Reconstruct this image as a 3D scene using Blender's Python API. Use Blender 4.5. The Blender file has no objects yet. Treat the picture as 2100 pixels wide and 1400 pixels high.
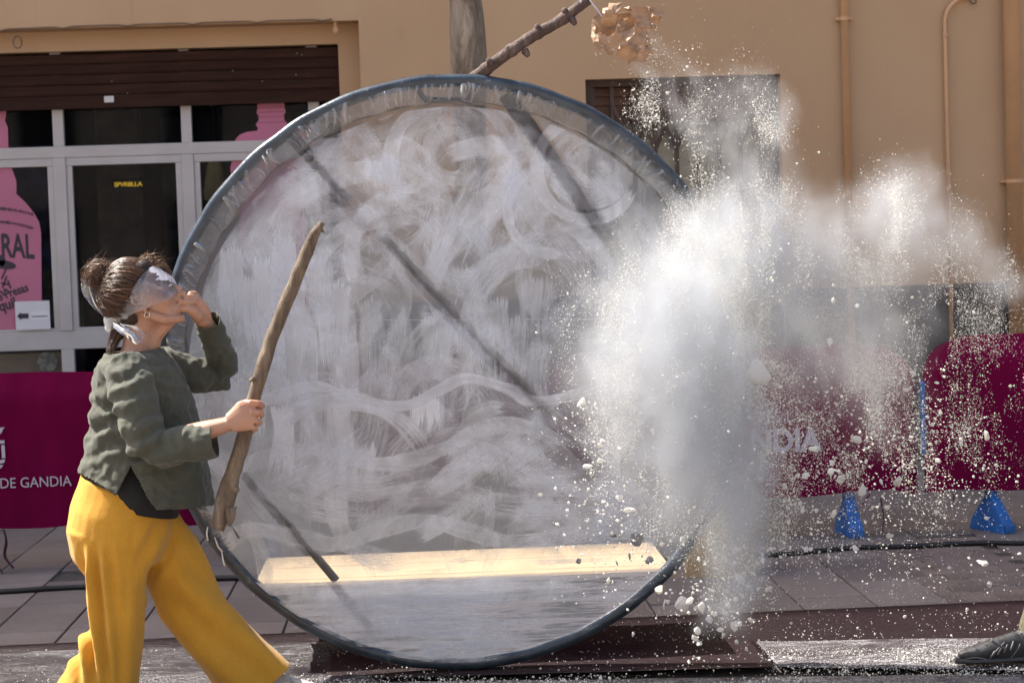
import bpy, bmesh, math, random
import numpy as np
from mathutils import Vector, Matrix, noise

random.seed(11)
rng = np.random.default_rng(11)
S = bpy.context.scene
COL = S.collection
R = math.radians

# ------------------------------------------------------------------ camera
FPX = 3850.0                       # focal length in pixels of the 2100 px wide photograph
YAW, PITCH, ROLL = R(2.81), R(3.05), R(1.9)
EYE = Vector((0, 0, 1.6))
CM = (Matrix.Rotation(-YAW, 3, 'Z') @ Matrix.Rotation(math.pi / 2 - PITCH, 3, 'X') @ Matrix.Rotation(-ROLL, 3, 'Z'))
cam_data = bpy.data.cameras.new('camera')
cam = bpy.data.objects.new('camera', cam_data)
COL.objects.link(cam)
cam.matrix_world = Matrix.Translation(EYE) @ CM.to_4x4()
cam_data.lens = 66.0
cam_data.sensor_width = 36.0
cam_data.clip_start = 0.1
cam_data.clip_end = 2000
cam_data.dof.use_dof = True
cam_data.dof.focus_distance = 6.85
cam_data.dof.aperture_fstop = 5.6
S.camera = cam

# ------------------------------------------------------------------ light
SUN_EL = R(52)
SUN_AZ = math.atan2(-0.90, 0.436)            # from +Y towards +X: behind the ring, from the left
sun_vec = Vector((math.sin(SUN_AZ) * math.cos(SUN_EL), math.cos(SUN_AZ) * math.cos(SUN_EL), math.sin(SUN_EL)))
world = bpy.data.worlds.new('World')
S.world = world
world.use_nodes = True
wn = world.node_tree
sky = wn.nodes.new('ShaderNodeTexSky')
sky.sky_type = 'NISHITA'
sky.sun_disc = False
sky.sun_elevation = SUN_EL
sky.sun_rotation = SUN_AZ
sky.air_density = 1.0
sky.dust_density = 4.0
sky.ozone_density = 1.0
bg = wn.nodes['Background']
wn.links.new(sky.outputs[0], bg.inputs[0])
bg.inputs[1].default_value = 0.115
sl = bpy.data.lights.new('sun', 'SUN')
sl.energy = 5.0
sl.angle = R(0.5)
sl.color = (1.0, 0.93, 0.84)
sun = bpy.data.objects.new('sun', sl)
COL.objects.link(sun)
sun.rotation_euler = sun_vec.to_track_quat('Z', 'Y').to_euler()
sun.location = (-6, 8, 12)
S.view_settings.view_transform = 'Standard'
S.view_settings.look = 'None'
S.view_settings.gamma = 1.0
S.view_settings.use_curve_mapping = False
S.view_settings.exposure = 1.38
S.cycles.max_bounces = 10
S.cycles.transparent_max_bounces = 32
S.cycles.volume_bounces = 3
S.cycles.volume_step_rate = 2.0
S.cycles.volume_max_steps = 256
S.cycles.diffuse_bounces = 3
S.cycles.caustics_reflective = False
S.cycles.caustics_refractive = False
S.cycles.sample_clamp_indirect = 6.0

# ------------------------------------------------------------------ measuring helpers
def ray(px, py):
    return CM @ Vector(((px - 1050) / FPX, -(py - 700) / FPX, -1.0))

def P(px, py, Y):
    d = ray(px, py)
    return EYE + d * (Y / d.y)

def G(px, py, z=0.0):
    d = ray(px, py)
    return EYE + d * ((z - EYE.z) / d.z)

CMI = CM.transposed()
def proj(v):
    q = CMI @ (Vector(v) - EYE)
    return 1050 - q.x / q.z * FPX, 700 + q.y / q.z * FPX

# ------------------------------------------------------------------ object helpers
def tag(o, label=None, cat=None, group=None, kind=None):
    if label: o['label'] = label
    if cat: o['category'] = cat
    if group: o['group'] = group
    if kind: o['kind'] = kind
    return o

def empty(name, loc=(0, 0, 0), label=None, cat=None, group=None, kind=None):
    o = bpy.data.objects.new(name, None)
    o.empty_display_size = 0.1
    COL.objects.link(o)
    o.location = loc
    return tag(o, label, cat, group, kind)

def link(name, me, parent=None, mat=None):
    o = bpy.data.objects.new(name, me)
    COL.objects.link(o)
    if mat is not None:
        me.materials.clear()
        me.materials.append(mat)
    if parent is not None:
        o.parent = parent
        p, off = parent, Vector((0, 0, 0))
        while p is not None:
            off += Vector(p.location); p = p.parent
        o.location = -off          # parts are modelled in world coordinates
    return o

class MB:
    """collects shapes that become ONE mesh object"""
    def __init__(self):
        self.v, self.f = [], []
    def add(self, vs, fs):
        b = len(self.v)
        self.v += [tuple(x) for x in vs]
        self.f += [tuple(i + b for i in f) for f in fs]
        return self
    def box(self, lo, hi):
        x0, y0, z0 = lo; x1, y1, z1 = hi
        return self.add([(x0, y0, z0), (x1, y0, z0), (x1, y1, z0), (x0, y1, z0), (x0, y0, z1), (x1, y0, z1), (x1, y1, z1), (x0, y1, z1)],
                        [(0, 3, 2, 1), (4, 5, 6, 7), (0, 1, 5, 4), (1, 2, 6, 5), (2, 3, 7, 6), (3, 0, 4, 7)])
    def bar(self, a, b, w, d, up=(0, 1, 0)):
        """rectangular bar from a to b, width w, depth d along up"""
        a, b, up = Vector(a), Vector(b), Vector(up)
        t = (b - a).normalized()
        s = t.cross(up).normalized() * w / 2
        n = up.normalized() * d / 2
        vs = [a - s - n, a + s - n, a + s + n, a - s + n, b - s - n, b + s - n, b + s + n, b - s + n]
        return self.add(vs, [(0, 3, 2, 1), (4, 5, 6, 7), (0, 1, 5, 4), (1, 2, 6, 5), (2, 3, 7, 6), (3, 0, 4, 7)])
    def rings(self, rs, n=16, caps=True, closed=False):
        """rs: list of (centre, u, v) ellipses"""
        b = []
        for c, u, v in rs:
            b += [c + u * math.cos(2 * math.pi * k / n) + v * math.sin(2 * math.pi * k / n) for k in range(n)]
        fs = []
        m = len(rs)
        for i in range(m if closed else m - 1):
            j = (i + 1) % m
            for k in range(n):
                l = (k + 1) % n
                fs.append((i * n + k, i * n + l, j * n + l, j * n + k))
        if caps and not closed:
            fs.append(tuple(reversed(range(n))))
            fs.append(tuple(range((m - 1) * n, m * n)))
        return self.add(b, fs)
    def tube(self, pts, radii, n=10, closed=False, side=None, caps=True):
        pts = [Vector(p) for p in pts]
        if not isinstance(radii, (list, tuple)): radii = [radii] * len(pts)
        rs = []
        prev = Vector(side) if side else None
        m = len(pts)
        for i, p in enumerate(pts):
            if closed:
                t = pts[(i + 1) % m] - pts[i - 1]
            else:
                t = pts[min(i + 1, m - 1)] - pts[max(i - 1, 0)]
            t.normalize()
            if prev is None:
                prev = Vector((0, 1, 0)) if abs(t.y) < 0.9 else Vector((1, 0, 0))
            u = prev - t * prev.dot(t)
            if u.length < 1e-6: u = t.orthogonal()
            u.normalize()
            w = t.cross(u)
            prev = u
            r = radii[i]
            ra, rb = r if isinstance(r, (list, tuple)) else (r, r)
            rs.append((p, u * ra, w * rb))
        return self.rings(rs, n, caps, closed)
    def ball(self, c, r, nu=14, nv=9, M=None):
        c = Vector(c)
        r = Vector(r) if isinstance(r, (tuple, list, Vector)) else Vector((r, r, r))
        vs = []
        for i in range(1, nv):
            a = math.pi * i / nv
            for k in range(nu):
                b = 2 * math.pi * k / nu
                vs.append(Vector((r.x * math.sin(a) * math.cos(b), r.y * math.sin(a) * math.sin(b), r.z * math.cos(a))))
        vs.append(Vector((0, 0, r.z))); vs.append(Vector((0, 0, -r.z)))
        if M is not None: vs = [M @ v for v in vs]
        vs = [v + c for v in vs]
        fs = []
        for i in range(nv - 2):
            for k in range(nu):
                l = (k + 1) % nu
                fs.append((i * nu + k, (i + 1) * nu + k, (i + 1) * nu + l, i * nu + l))
        t, bt = len(vs) - 2, len(vs) - 1
        for k in range(nu):
            l = (k + 1) % nu
            fs.append((t, k, l)); fs.append((bt, (nv - 2) * nu + l, (nv - 2) * nu + k))
        return self.add(vs, fs)
    def prism(self, poly, y0, y1):
        """polygon of (x, z) extruded between y0 and y1"""
        n = len(poly)
        vs = [(x, y0, z) for x, z in poly] + [(x, y1, z) for x, z in poly]
        fs = [tuple(range(n)), tuple(reversed(range(n, 2 * n)))]
        fs += [(i, n + i, n + (i + 1) % n, (i + 1) % n) for i in range(n)]
        return self.add(vs, fs)
    def mesh(self, name, smooth=False):
        me = bpy.data.meshes.new(name)
        me.from_pydata(self.v, [], self.f)
        me.validate()
        bm = bmesh.new(); bm.from_mesh(me)
        bmesh.ops.recalc_face_normals(bm, faces=bm.faces)
        bm.to_mesh(me); bm.free()
        if smooth:
            me.polygons.foreach_set('use_smooth', [True] * len(me.polygons))
        return me
    def build(self, name, mat, parent=None, smooth=False, bevel=0.0):
        o = link(name, self.mesh(name, smooth), parent, mat)
        if bevel:
            m = o.modifiers.new('bevel', 'BEVEL'); m.width = bevel; m.segments = 2; m.limit_method = 'ANGLE'
        return o

def share(name, me, parent, loc, rot=(0, 0, 0), scale=(1, 1, 1)):
    """an object that shares mesh data; loc in world, parent not rotated"""
    o = bpy.data.objects.new(name, me)
    COL.objects.link(o)
    off = Vector((0, 0, 0)); p = parent
    while p is not None:
        off += Vector(p.location); p = p.parent
    if parent is not None: o.parent = parent
    o.location = Vector(loc) - off
    o.rotation_euler = rot
    o.scale = scale
    return o

def fuse(mb, name, voxel, smooth=3, disp=None):
    """joined shapes -> one continuous surface"""
    me = mb.mesh(name)
    o = bpy.data.objects.new('fuse', me)
    COL.objects.link(o)
    m = o.modifiers.new('r', 'REMESH'); m.mode = 'VOXEL'; m.voxel_size = voxel; m.adaptivity = 0
    if smooth:
        s = o.modifiers.new('s', 'SMOOTH'); s.factor = 0.5; s.iterations = smooth
    dg = bpy.context.evaluated_depsgraph_get()
    out = bpy.data.meshes.new_from_object(o.evaluated_get(dg))
    bpy.data.objects.remove(o); bpy.data.meshes.remove(me)
    out.name = name
    if disp:
        n = len(out.vertices)
        co = np.empty(n * 3); out.vertices.foreach_get('co', co); co = co.reshape(-1, 3)
        nr = np.array([v.normal[:] for v in out.vertices])
        d = np.array([disp(Vector(c)) for c in co])
        co = co + nr * d[:, None]
        out.vertices.foreach_set('co', co.ravel())
    out.polygons.foreach_set('use_smooth', [True] * len(out.polygons))
    out.update()
    return out

def cut(me, point, normal, radius):
    """open the mesh beyond a plane, near a point only"""
    point, normal = Vector(point), Vector(normal).normalized()
    bm = bmesh.new(); bm.from_mesh(me)
    fs = [f for f in bm.faces if (f.calc_center_median() - point).length < radius]
    geom = set(fs)
    for f in fs:
        geom.update(f.edges); geom.update(f.verts)
    bmesh.ops.bisect_plane(bm, geom=list(geom), plane_co=point, plane_no=normal, clear_outer=True)
    bm.to_mesh(me); bm.free()

def catmull(pts, n):
    pts = [Vector(p) if len(p) == 3 else Vector((p[0], p[1], 0)) for p in pts]
    q = [pts[0] * 2 - pts[1]] + pts + [pts[-1] * 2 - pts[-2]]
    out = []
    segs = len(pts) - 1
    for i in range(n):
        t = i / (n - 1) * segs
        k = min(int(t), segs - 1); t -= k
        a, b, c, d = q[k], q[k + 1], q[k + 2], q[k + 3]
        out.append(0.5 * ((2 * b) + (c - a) * t + (2 * a - 5 * b + 4 * c - d) * t * t + (3 * b - a - 3 * c + d) * t ** 3))
    return out

# ------------------------------------------------------------------ materials
class NT:
    def __init__(self, name):
        self.m = bpy.data.materials.new(name)
        self.m.use_nodes = True
        self.t = self.m.node_tree
        self.t.nodes.clear()
        self.out = self.t.nodes.new('ShaderNodeOutputMaterial')
    def n(self, typ, **kw):
        nd = self.t.nodes.new(typ)
        for k, v in kw.items():
            if k.startswith('i_'):
                key = k[2:]
                key = int(key) if key.isdigit() else key.replace('_', ' ')
                self.set(nd.inputs[key], v)
            else:
                setattr(nd, k, v)
        return nd
    def set(self, sock, v):
        if isinstance(v, bpy.types.NodeSocket): self.t.links.new(v, sock)
        elif isinstance(v, bpy.types.Node): self.t.links.new(v.outputs[0], sock)
        else: sock.default_value = v
    def math(self, op, a, b=0.0, c=0.0, clamp=False):
        nd = self.n('ShaderNodeMath', operation=op, use_clamp=clamp)
        for i, x in enumerate((a, b, c)): self.set(nd.inputs[i], x)
        return nd.outputs[0]
    def obj(self):
        return self.n('ShaderNodeTexCoord').outputs['Object']
    def map(self, vec, scale=(1, 1, 1), rot=(0, 0, 0), loc=(0, 0, 0)):
        nd = self.n('ShaderNodeMapping')
        self.set(nd.inputs[0], vec)
        nd.inputs['Scale'].default_value = scale
        nd.inputs['Rotation'].default_value = rot
        nd.inputs['Location'].default_value = loc
        return nd.outputs[0]
    def noise(self, vec, scale=5, detail=4, rough=0.55, dist=0.0):
        nd = self.n('ShaderNodeTexNoise')
        self.set(nd.inputs['Vector'], vec)
        nd.inputs['Scale'].default_value = scale
        nd.inputs['Detail'].default_value = detail
        nd.inputs['Roughness'].default_value = rough
        nd.inputs['Distortion'].default_value = dist
        return nd.outputs[0]
    def ramp(self, fac, stops, interp='LINEAR'):
        nd = self.n('ShaderNodeValToRGB')
        nd.color_ramp.interpolation = interp
        e = nd.color_ramp.elements
        while len(e) < len(stops): e.new(0.5)
        for x, (p, c) in zip(e, stops):
            x.position = p
            x.color = (c, c, c, 1) if not isinstance(c, (tuple, list)) else tuple(c[:3]) + (1,)
        self.set(nd.inputs[0], fac)
        return nd.outputs[0]
    def step(self, x, lo, hi):
        nd = self.n('ShaderNodeMapRange', interpolation_type='SMOOTHSTEP')
        self.set(nd.inputs[0], x)
        nd.inputs[1].default_value = lo; nd.inputs[2].default_value = hi
        return nd.outputs[0]
    def mixc(self, fac, a, b, mode='MIX'):
        nd = self.n('ShaderNodeMix', data_type='RGBA', blend_type=mode)
        self.set(nd.inputs[0], fac)
        for i, x in ((6, a), (7, b)):
            if isinstance(x, (tuple, list)): nd.inputs[i].default_value = tuple(x[:3]) + (1,)
            else: self.set(nd.inputs[i], x)
        return nd.outputs[2]
    def bump(self, h, strength=0.3, dist=0.01):
        nd = self.n('ShaderNodeBump')
        nd.inputs['Strength'].default_value = strength
        nd.inputs['Distance'].default_value = dist
        self.set(nd.inputs['Height'], h)
        return nd.outputs[0]
    def pbr(self, color, rough=0.6, normal=None, **kw):
        nd = self.n('ShaderNodeBsdfPrincipled')
        if isinstance(color, (tuple, list)): nd.inputs['Base Color'].default_value = tuple(color[:3]) + (1,)
        else: self.set(nd.inputs['Base Color'], color)
        self.set(nd.inputs['Roughness'], rough)
        if normal is not None: self.set(nd.inputs['Normal'], normal)
        for k, v in kw.items(): self.set(nd.inputs[k.replace('_', ' ')], v)
        return nd.outputs[0]
    def mixs(self, fac, a, b):
        nd = self.n('ShaderNodeMixShader')
        self.set(nd.inputs[0], fac); self.set(nd.inputs[1], a); self.set(nd.inputs[2], b)
        return nd.outputs[0]
    def done(self, sh):
        self.t.links.new(sh, self.out.inputs['Surface'])
        return self.m

def col3(c, k): return tuple(max(0, x * k) for x in c)

def mat_simple(name, c, rough=0.6, var=0.15, scale=6, bump=0.0, bscale=80, bdist=0.004, stretch=(1, 1, 1), rnd=0.0, **kw):
    """a base colour with patchy variation, fine relief, optional per-object variation"""
    b = NT(name)
    v = b.map(b.obj(), stretch)
    f = b.noise(v, scale, 6, 0.6)
    cc = b.mixc(b.step(f, 0.3, 0.7), col3(c, 1 - var), col3(c, 1 + var))
    if rnd:
        r = b.n('ShaderNodeObjectInfo').outputs['Random']
        cc = b.mixc(1.0, cc, b.ramp(r, [(0, 1 - rnd), (1, 1 + rnd)]), 'MULTIPLY')
    nrm = b.bump(b.noise(v, bscale, 4, 0.6), bump, bdist) if bump else None
    return b.done(b.pbr(cc, rough, nrm, **kw))
# ------------------------------------------------------------------ setting: ground and pavement
YWALL = 12.8
def paver_mat(name, c):
    b = NT(name)
    o = b.obj()
    pos = b.n('ShaderNodeNewGeometry').outputs['Position']
    r = b.n('ShaderNodeObjectInfo').outputs['Random']
    base = b.ramp(r, [(0, col3(c, 0.80)), (0.5, c), (0.85, col3(c, 1.12)), (1, (c[0] * 1.2, c[1] * 1.17, c[2] * 1.12))])
    st = b.step(b.noise(pos, 2.2, 6, 0.65), 0.35, 0.75)
    base = b.mixc(st, b.mixc(1, base, (0.78, 0.77, 0.78), 'MULTIPLY'), base)
    gr = b.noise(pos, 70, 4, 0.7)
    base = b.mixc(b.step(gr, 0.35, 0.7), b.mixc(1, base, (0.86, 0.85, 0.84), 'MULTIPLY'), base)
    dust = b.step(b.noise(b.map(pos, (1, 1.6, 1)), 5, 8, 0.7), 0.58, 0.75)
    base = b.mixc(b.math('MULTIPLY', dust, 0.22), base, (0.6, 0.58, 0.56))
    spot = b.step(b.noise(pos, 1.3, 7, 0.7, 0.8), 0.56, 0.66)
    base = b.mixc(b.math('MULTIPLY', spot, 0.35), base, (0.12, 0.10, 0.092))
    return b.done(b.pbr(base, 0.72, b.bump(gr, 0.35, 0.004)))
M_slab = paver_mat('slab_stone', (0.235, 0.203, 0.190))
M_brick = paver_mat('brick_stone', (0.205, 0.165, 0.148))
M_joint = mat_simple('joint_sand', (0.07, 0.06, 0.052), 0.95, 0.3, 20)
M_ground = mat_simple('ground_stone', (0.27, 0.225, 0.195), 0.85, 0.12, 0.7, 0.2, 30)

g = MB()
g.add([(-400, -400, -0.06), (400, -400, -0.06), (400, 400, -0.06), (-400, 400, -0.06)], [(0, 1, 2, 3)])
o = g.build('ground', M_ground); tag(o, kind='structure')

pav = MB(); pav.box((-4.6, 5.6, -0.05), (5.4, YWALL + 0.05, -0.012))
pavement = pav.build('pavement', M_joint); tag(pavement, kind='structure')

def slab_mesh(sx, sy, name):
    m = MB(); m.box((-sx / 2, -sy / 2, -0.03), (sx / 2, sy / 2, 0.0))
    me = m.mesh(name)
    bm = bmesh.new(); bm.from_mesh(me)
    top = [e for e in bm.edges if all(v.co.z > -0.001 for v in e.verts)]
    bmesh.ops.bevel(bm, geom=top, offset=0.003, segments=1, affect='EDGES')
    bm.to_mesh(me); bm.free()
    return me
PW, PL = 0.315, 0.62
me_slab = slab_mesh(PW - 0.008, PL - 0.007, 'paving_slab'); me_slab.materials.append(M_slab)
me_brick = slab_mesh(0.154, 0.099, 'paving_brick'); me_brick.materials.append(M_brick)
cols = [(k, 1.59 + PW * k) for k in range(-15, 9)]
n = 0
for k, x0 in cols:
    off = (0.0 if k % 2 else PL / 2) + 0.02 * math.sin(k * 1.7)
    brickzone = k in (2, 3) or k == -11
    y = 7.45 + off - PL
    while y < YWALL - 0.3:
        y += PL
        cy = y
        if cy > YWALL - 0.35 or abs(x0 + PW / 2 - 0.049 * cy) > 0.3 * cy: continue
        if brickzone and cy < 9.6: continue
        share('paving_slab', me_slab, pavement, (x0 + PW / 2, cy, random.uniform(-0.002, 0.001)), (random.uniform(-.004, .004), random.uniform(-.004, .004), 0)); n += 1
    if brickzone:
        yy = 7.72; r = 0
        while yy < 9.55 and k in (2, 3):
            for q in (0.0, 0.1575):
                share('paving_brick', me_brick, pavement, (x0 + q + (0.079 if r % 2 else 0.0), yy, random.uniform(-0.004, 0.001)), (random.uniform(-.01, .01), random.uniform(-.01, .01), 0)); n += 1
            yy += 0.103; r += 1
        if k == -11:
            for yy in np.arange(7.75, 9.5, PL):
                share('paving_slab', me_slab, pavement, (x0 + PW / 2, float(yy), 0)); n += 1

# ------------------------------------------------------------------ the building
def wall_mat():
    b = NT('tan_render')
    pos = b.n('ShaderNodeNewGeometry').outputs['Position']
    c = (0.53, 0.345, 0.195)
    big = b.step(b.noise(b.map(pos, (0.5, 1, 0.5)), 1.1, 4, 0.5), 0.3, 0.7)
    streak = b.step(b.noise(b.map(pos, (3.0, 1, 0.25)), 1.6, 5, 0.6), 0.35, 0.72)
    fine = b.noise(pos, 120, 3, 0.6)
    cc = b.mixc(big, col3(c, 0.93), col3(c, 1.04))
    cc = b.mixc(b.math('MULTIPLY', streak, 0.16), cc, (0.47, 0.29, 0.165))
    blot = b.step(b.noise(pos, 3.5, 8, 0.7), 0.62, 0.8)
    cc = b.mixc(b.math('MULTIPLY', blot, 0.45), cc, (0.40, 0.25, 0.14))
    run = b.step(b.noise(b.map(pos, (9.0, 1, 0.18)), 2.0, 4, 0.6), 0.60, 0.78)
    cc = b.mixc(b.math('MULTIPLY', run, 0.4), cc, (0.42, 0.27, 0.15))
    pale = b.step(b.noise(b.map(pos, (1, 1, 0.7), loc=(3, 0, 1)), 0.7, 3, 0.5), 0.5, 0.68)
    cc = b.mixc(b.math('MULTIPLY', pale, 0.25), cc, (0.60, 0.42, 0.26))
    return b.done(b.pbr(cc, 0.85, b.bump(fine, 0.25, 0.004)))
M_wall = wall_mat()
M_dado = mat_simple('dado_granite', (0.055, 0.05, 0.048), 0.45, 0.35, 60, 0.1, 100)
M_shut = mat_simple('shutter_brown', (0.040, 0.018, 0.012), 0.8, 0.25, 3, 0.1, 60, stretch=(1, 1, 6), rnd=0.12, Specular_IOR_Level=0.15)
M_alu = mat_simple('aluminium_white', (0.50, 0.47, 0.45), 0.45, 0.06, 4)
M_dark = mat_simple('dark_interior', (0.006, 0.006, 0.008), 0.9, 0.3, 2)
M_int2 = mat_simple('interior_counter', (0.06, 0.05, 0.04), 0.8, 0.4, 3)
M_pipe = mat_simple('painted_pipe', (0.60, 0.355, 0.185), 0.55, 0.07, 3)
M_wood_dk = mat_simple('door_wood', (0.060, 0.030, 0.020), 0.5, 0.3, 5, 0.25, 60, stretch=(8, 8, 1))
M_wood_md = mat_simple('panel_wood', (0.12, 0.055, 0.030), 0.55, 0.3, 5, 0.25, 60, stretch=(1, 1, 8))
M_grille = mat_simple('grille_brown', (0.075, 0.042, 0.033), 0.5, 0.2, 9)

def glass_mat(name, tint=(0.9, 0.92, 0.95), refl=1.0, body=(0.02, 0.022, 0.03), bodyf=0.25):
    b = NT(name)
    fr = b.n('ShaderNodeFresnel'); fr.inputs['IOR'].default_value = 1.45
    tr = b.n('ShaderNodeBsdfTransparent'); tr.inputs[0].default_value = tint + (1,)
    df = b.n('ShaderNodeBsdfDiffuse'); df.inputs[0].default_value = body + (1,)
    gl = b.n('ShaderNodeBsdfGlossy'); gl.inputs['Roughness'].default_value = 0.04
    s = b.mixs(bodyf, tr.outputs[0], df.outputs[0])
    return b.done(b.mixs(b.math('MULTIPLY', fr.outputs[0], refl), s, gl.outputs[0]))
M_glass = glass_mat('shop_glass', refl=0.2, bodyf=0.03)
M_glass_door = glass_mat('door_glass', body=(0.50, 0.47, 0.36), bodyf=0.75)  # pale diffuse body stands in for what the door panes reflect

bld = empty('building', (0, YWALL, 0), 'tan rendered building with a brown shuttered shop window and a dark lattice door', 'building')
XL, XR, HB = -20.0, 10.0, 14.9
OX0, OX1, OZ1 = -4.6, -0.337, 3.121          # shop opening
DX0, DX1, DZ1 = 1.185, 2.523, 2.68           # door opening
DADO = 1.207
w = MB()
T = 0.35
w.box((XL, YWALL, 0), (OX0, YWALL + T, HB))
w.box((OX0, YWALL, OZ1), (OX1, YWALL + T, HB))
w.box((OX0, YWALL, 0), (OX1, YWALL + T, 0.45))
w.box((OX1, YWALL, 0), (DX0, YWALL + T, HB))
w.box((DX0, YWALL, DZ1), (DX1, YWALL + T, HB))
w.box((DX1, YWALL, 0), (XR, YWALL + T, HB))
w.box((XL, YWALL + T, 0), (XL + T, YWALL + 8, HB))
w.box((XR - T, YWALL + T, 0), (XR, YWALL + 8, HB))
w.box((XL, YWALL + 8, 0), (XR, YWALL + 8 + T, HB))
w.box((XL, YWALL + 0.02, HB), (XR, YWALL + 8 + T, HB + 0.02))
w.build('wall', M_wall, bld)
d = MB()
d.box((OX1 + 0.002, YWALL - 0.02, 0), (DX0 - 0.002, YWALL - 0.001, DADO))
d.box((DX1 + 0.002, YWALL - 0.02, 0), (XR, YWALL - 0.001, DADO))
d.build('plinth', M_dado, bld)

# inner lintel behind the recess
l = MB(); l.box((OX0, YWALL + 0.16, 2.985), (OX1 - 0.15, YWALL + 0.30, OZ1 - 0.001)); l.build('lintel', M_wall, bld)
jb = MB(); jb.box((OX1 - 0.15, YWALL + 0.16, 0), (OX1 - 0.001, YWALL + 0.30, OZ1 - 0.001)); jb.build('jamb', M_wall, bld)
# dark room behind
rm = MB()
rm.box((OX0, YWALL + 3.0, 0), (OX1, YWALL + 3.05, 3.1))
rm.box((OX0, YWALL + T, 3.1), (OX1, YWALL + 3.05, 3.14))
rm.box((OX0, YWALL + T, 0.0), (OX1, YWALL + 3.0, 0.02))
rm.box((OX1, YWALL + T, 0), (OX1 + 0.05, YWALL + 3.05, 3.12))
rm.box((OX0 - 0.05, YWALL + T, 0), (OX0, YWALL + 3.05, 3.12))
rm.build('shop_interior', M_dark, bld)
rs_ = random.Random(3)  # dim panels added inside to stand in for reflections in the panes
for (x0, x1, y, z0, z1, c) in ((-3.6, -2.9, 2.6, 0.02, 2.5, (0.035, 0.045, 0.11)), (-2.5, -2.15, 2.2, 0.02, 2.9, (0.05, 0.045, 0.04)), (-1.72, -1.58, 1.0, 0.02, 2.2, (0.16, 0.145, 0.12)), (-1.5, -1.34, 1.7, 0.4, 2.0, (0.10, 0.09, 0.075)),
                               (-2.05, -1.85, 2.7, 0.02, 2.7, (0.03, 0.035, 0.05)), (-1.15, -0.7, 2.5, 0.02, 2.7, (0.05, 0.06, 0.04)), (-2.9, -2.6, 1.9, 0.02, 1.5, (0.06, 0.05, 0.04))):
    m = MB(); m.box((x0, YWALL + y, z0), (x1, YWALL + y + 0.12, z1)); m.build('reflection_panel', mat_simple('interior_%d' % int(-x0 * 100), c, 0.8, 0.5, 7), bld)

# roller shutter: slats
sh = empty('roller_shutter', (0, YWALL, 2.9)); sh.parent = bld; sh.location = (-2.4, 0.18, 2.9)
z = 2.995; SLH = 0.089
k = 0
sx1 = OX1 - 0.156
sm = MB()
L2 = (sx1 - OX0) / 2
prof = [(-0.010, 0), (-0.017, 0.012), (-0.019, 0.045), (-0.017, 0.078), (-0.010, 0.086)]
vs = []
for yy, zz in prof: vs += [(-L2, yy, zz - 0.043), (L2, yy, zz - 0.043)]
fs = [(2 * i, 2 * i + 1, 2 * i + 3, 2 * i + 2) for i in range(4)]
vs += [(-L2, 0.0, -0.043), (L2, 0.0, -0.043), (-L2, 0.0, 0.043), (L2, 0.0, 0.043)]
fs += [(10, 11, 1, 0), (8, 9, 13, 12), (12, 13, 11, 10)]
sm.add(vs, fs); me_slat = sm.mesh('slat'); me_slat.materials.append(M_shut)
for k in range(5):
    share('slat', me_slat, sh, (OX0 + L2, YWALL + 0.215 + random.uniform(-0.002, 0.002), 2.985 - 0.05 - k * 0.0705), (0, 0, 0), (1, 1, 0.8))
bb = MB(); bb.box((OX0, YWALL + 0.19, 2.598), (sx1, YWALL + 0.215, 2.655)); bb.build('bottom_rail', M_shut, sh)
M_lockw = mat_simple('pale_lock', (0.7, 0.7, 0.68), 0.4)
p = P(224, 204, YWALL + 0.19)
lk = MB(); lk.box((p.x - 0.033, YWALL + 0.178, p.z - 0.022), (p.x + 0.033, YWALL + 0.189, p.z + 0.022)); lk.build('lock_plate', M_lockw, sh, bevel=0.004)
# tiny chips of paint on the shutter
M_chip = mat_simple('pale_speck', (0.4, 0.38, 0.35), 0.8)
cp = MB()
for q in range(7):
    x = random.uniform(-2.7, -0.6); zz = random.uniform(2.66, 2.95)
    cp.ball((x, YWALL + 0.194, zz), (0.004, 0.002, 0.004), 6, 4)
cp.build('paint_chips', M_chip, sh).__setitem__('kind', 'stuff')

# shop window
win = empty('shop_window'); win.parent = bld; win.location = (-2.4, 0.24, 1.5)
YF = YWALL + 0.235
def X(px, y=YF): return P(px, 500, y).x
def fr(nm, x0, x1, z0, z1, y0=YF, y1=YF + 0.06): 
    m = MB(); m.box((x0, y0, z0), (x1, y1, z1)); return m.build(nm, M_alu, win, bevel=0.004)
zt0, zt1 = P(200, 322, YF).z, P(200, 298, YF).z           # transom rail
zl0, zl1 = P(80, 718, YF).z, P(80, 680, YF).z            # lower rail
mull = [(X(116), X(142)), (X(379), X(404)), (X(640), X(666))]
xr = OX1 - 0.152
fr('rail', OX0, xr, zt0 + 0.001, zt1)
fr('rail', OX0, xr, zl0, zl1)
fr('rail', OX0, xr, 0.45, 0.54)
for a, b_ in mull:
    fr('mullion', a, b_, zl1 + 0.0, zt0, YF - 0.008, YF + 0.05)
    fr('mullion', a + 0.008, b_ - 0.004, zt1, 2.99, YF + 0.002, YF + 0.05)
    fr('mullion', a, b_, 0.54, zl0, YF - 0.008, YF + 0.05)
xs = [OX0] + [v for ab in mull for v in ab] + [xr]
panes = []
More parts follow.
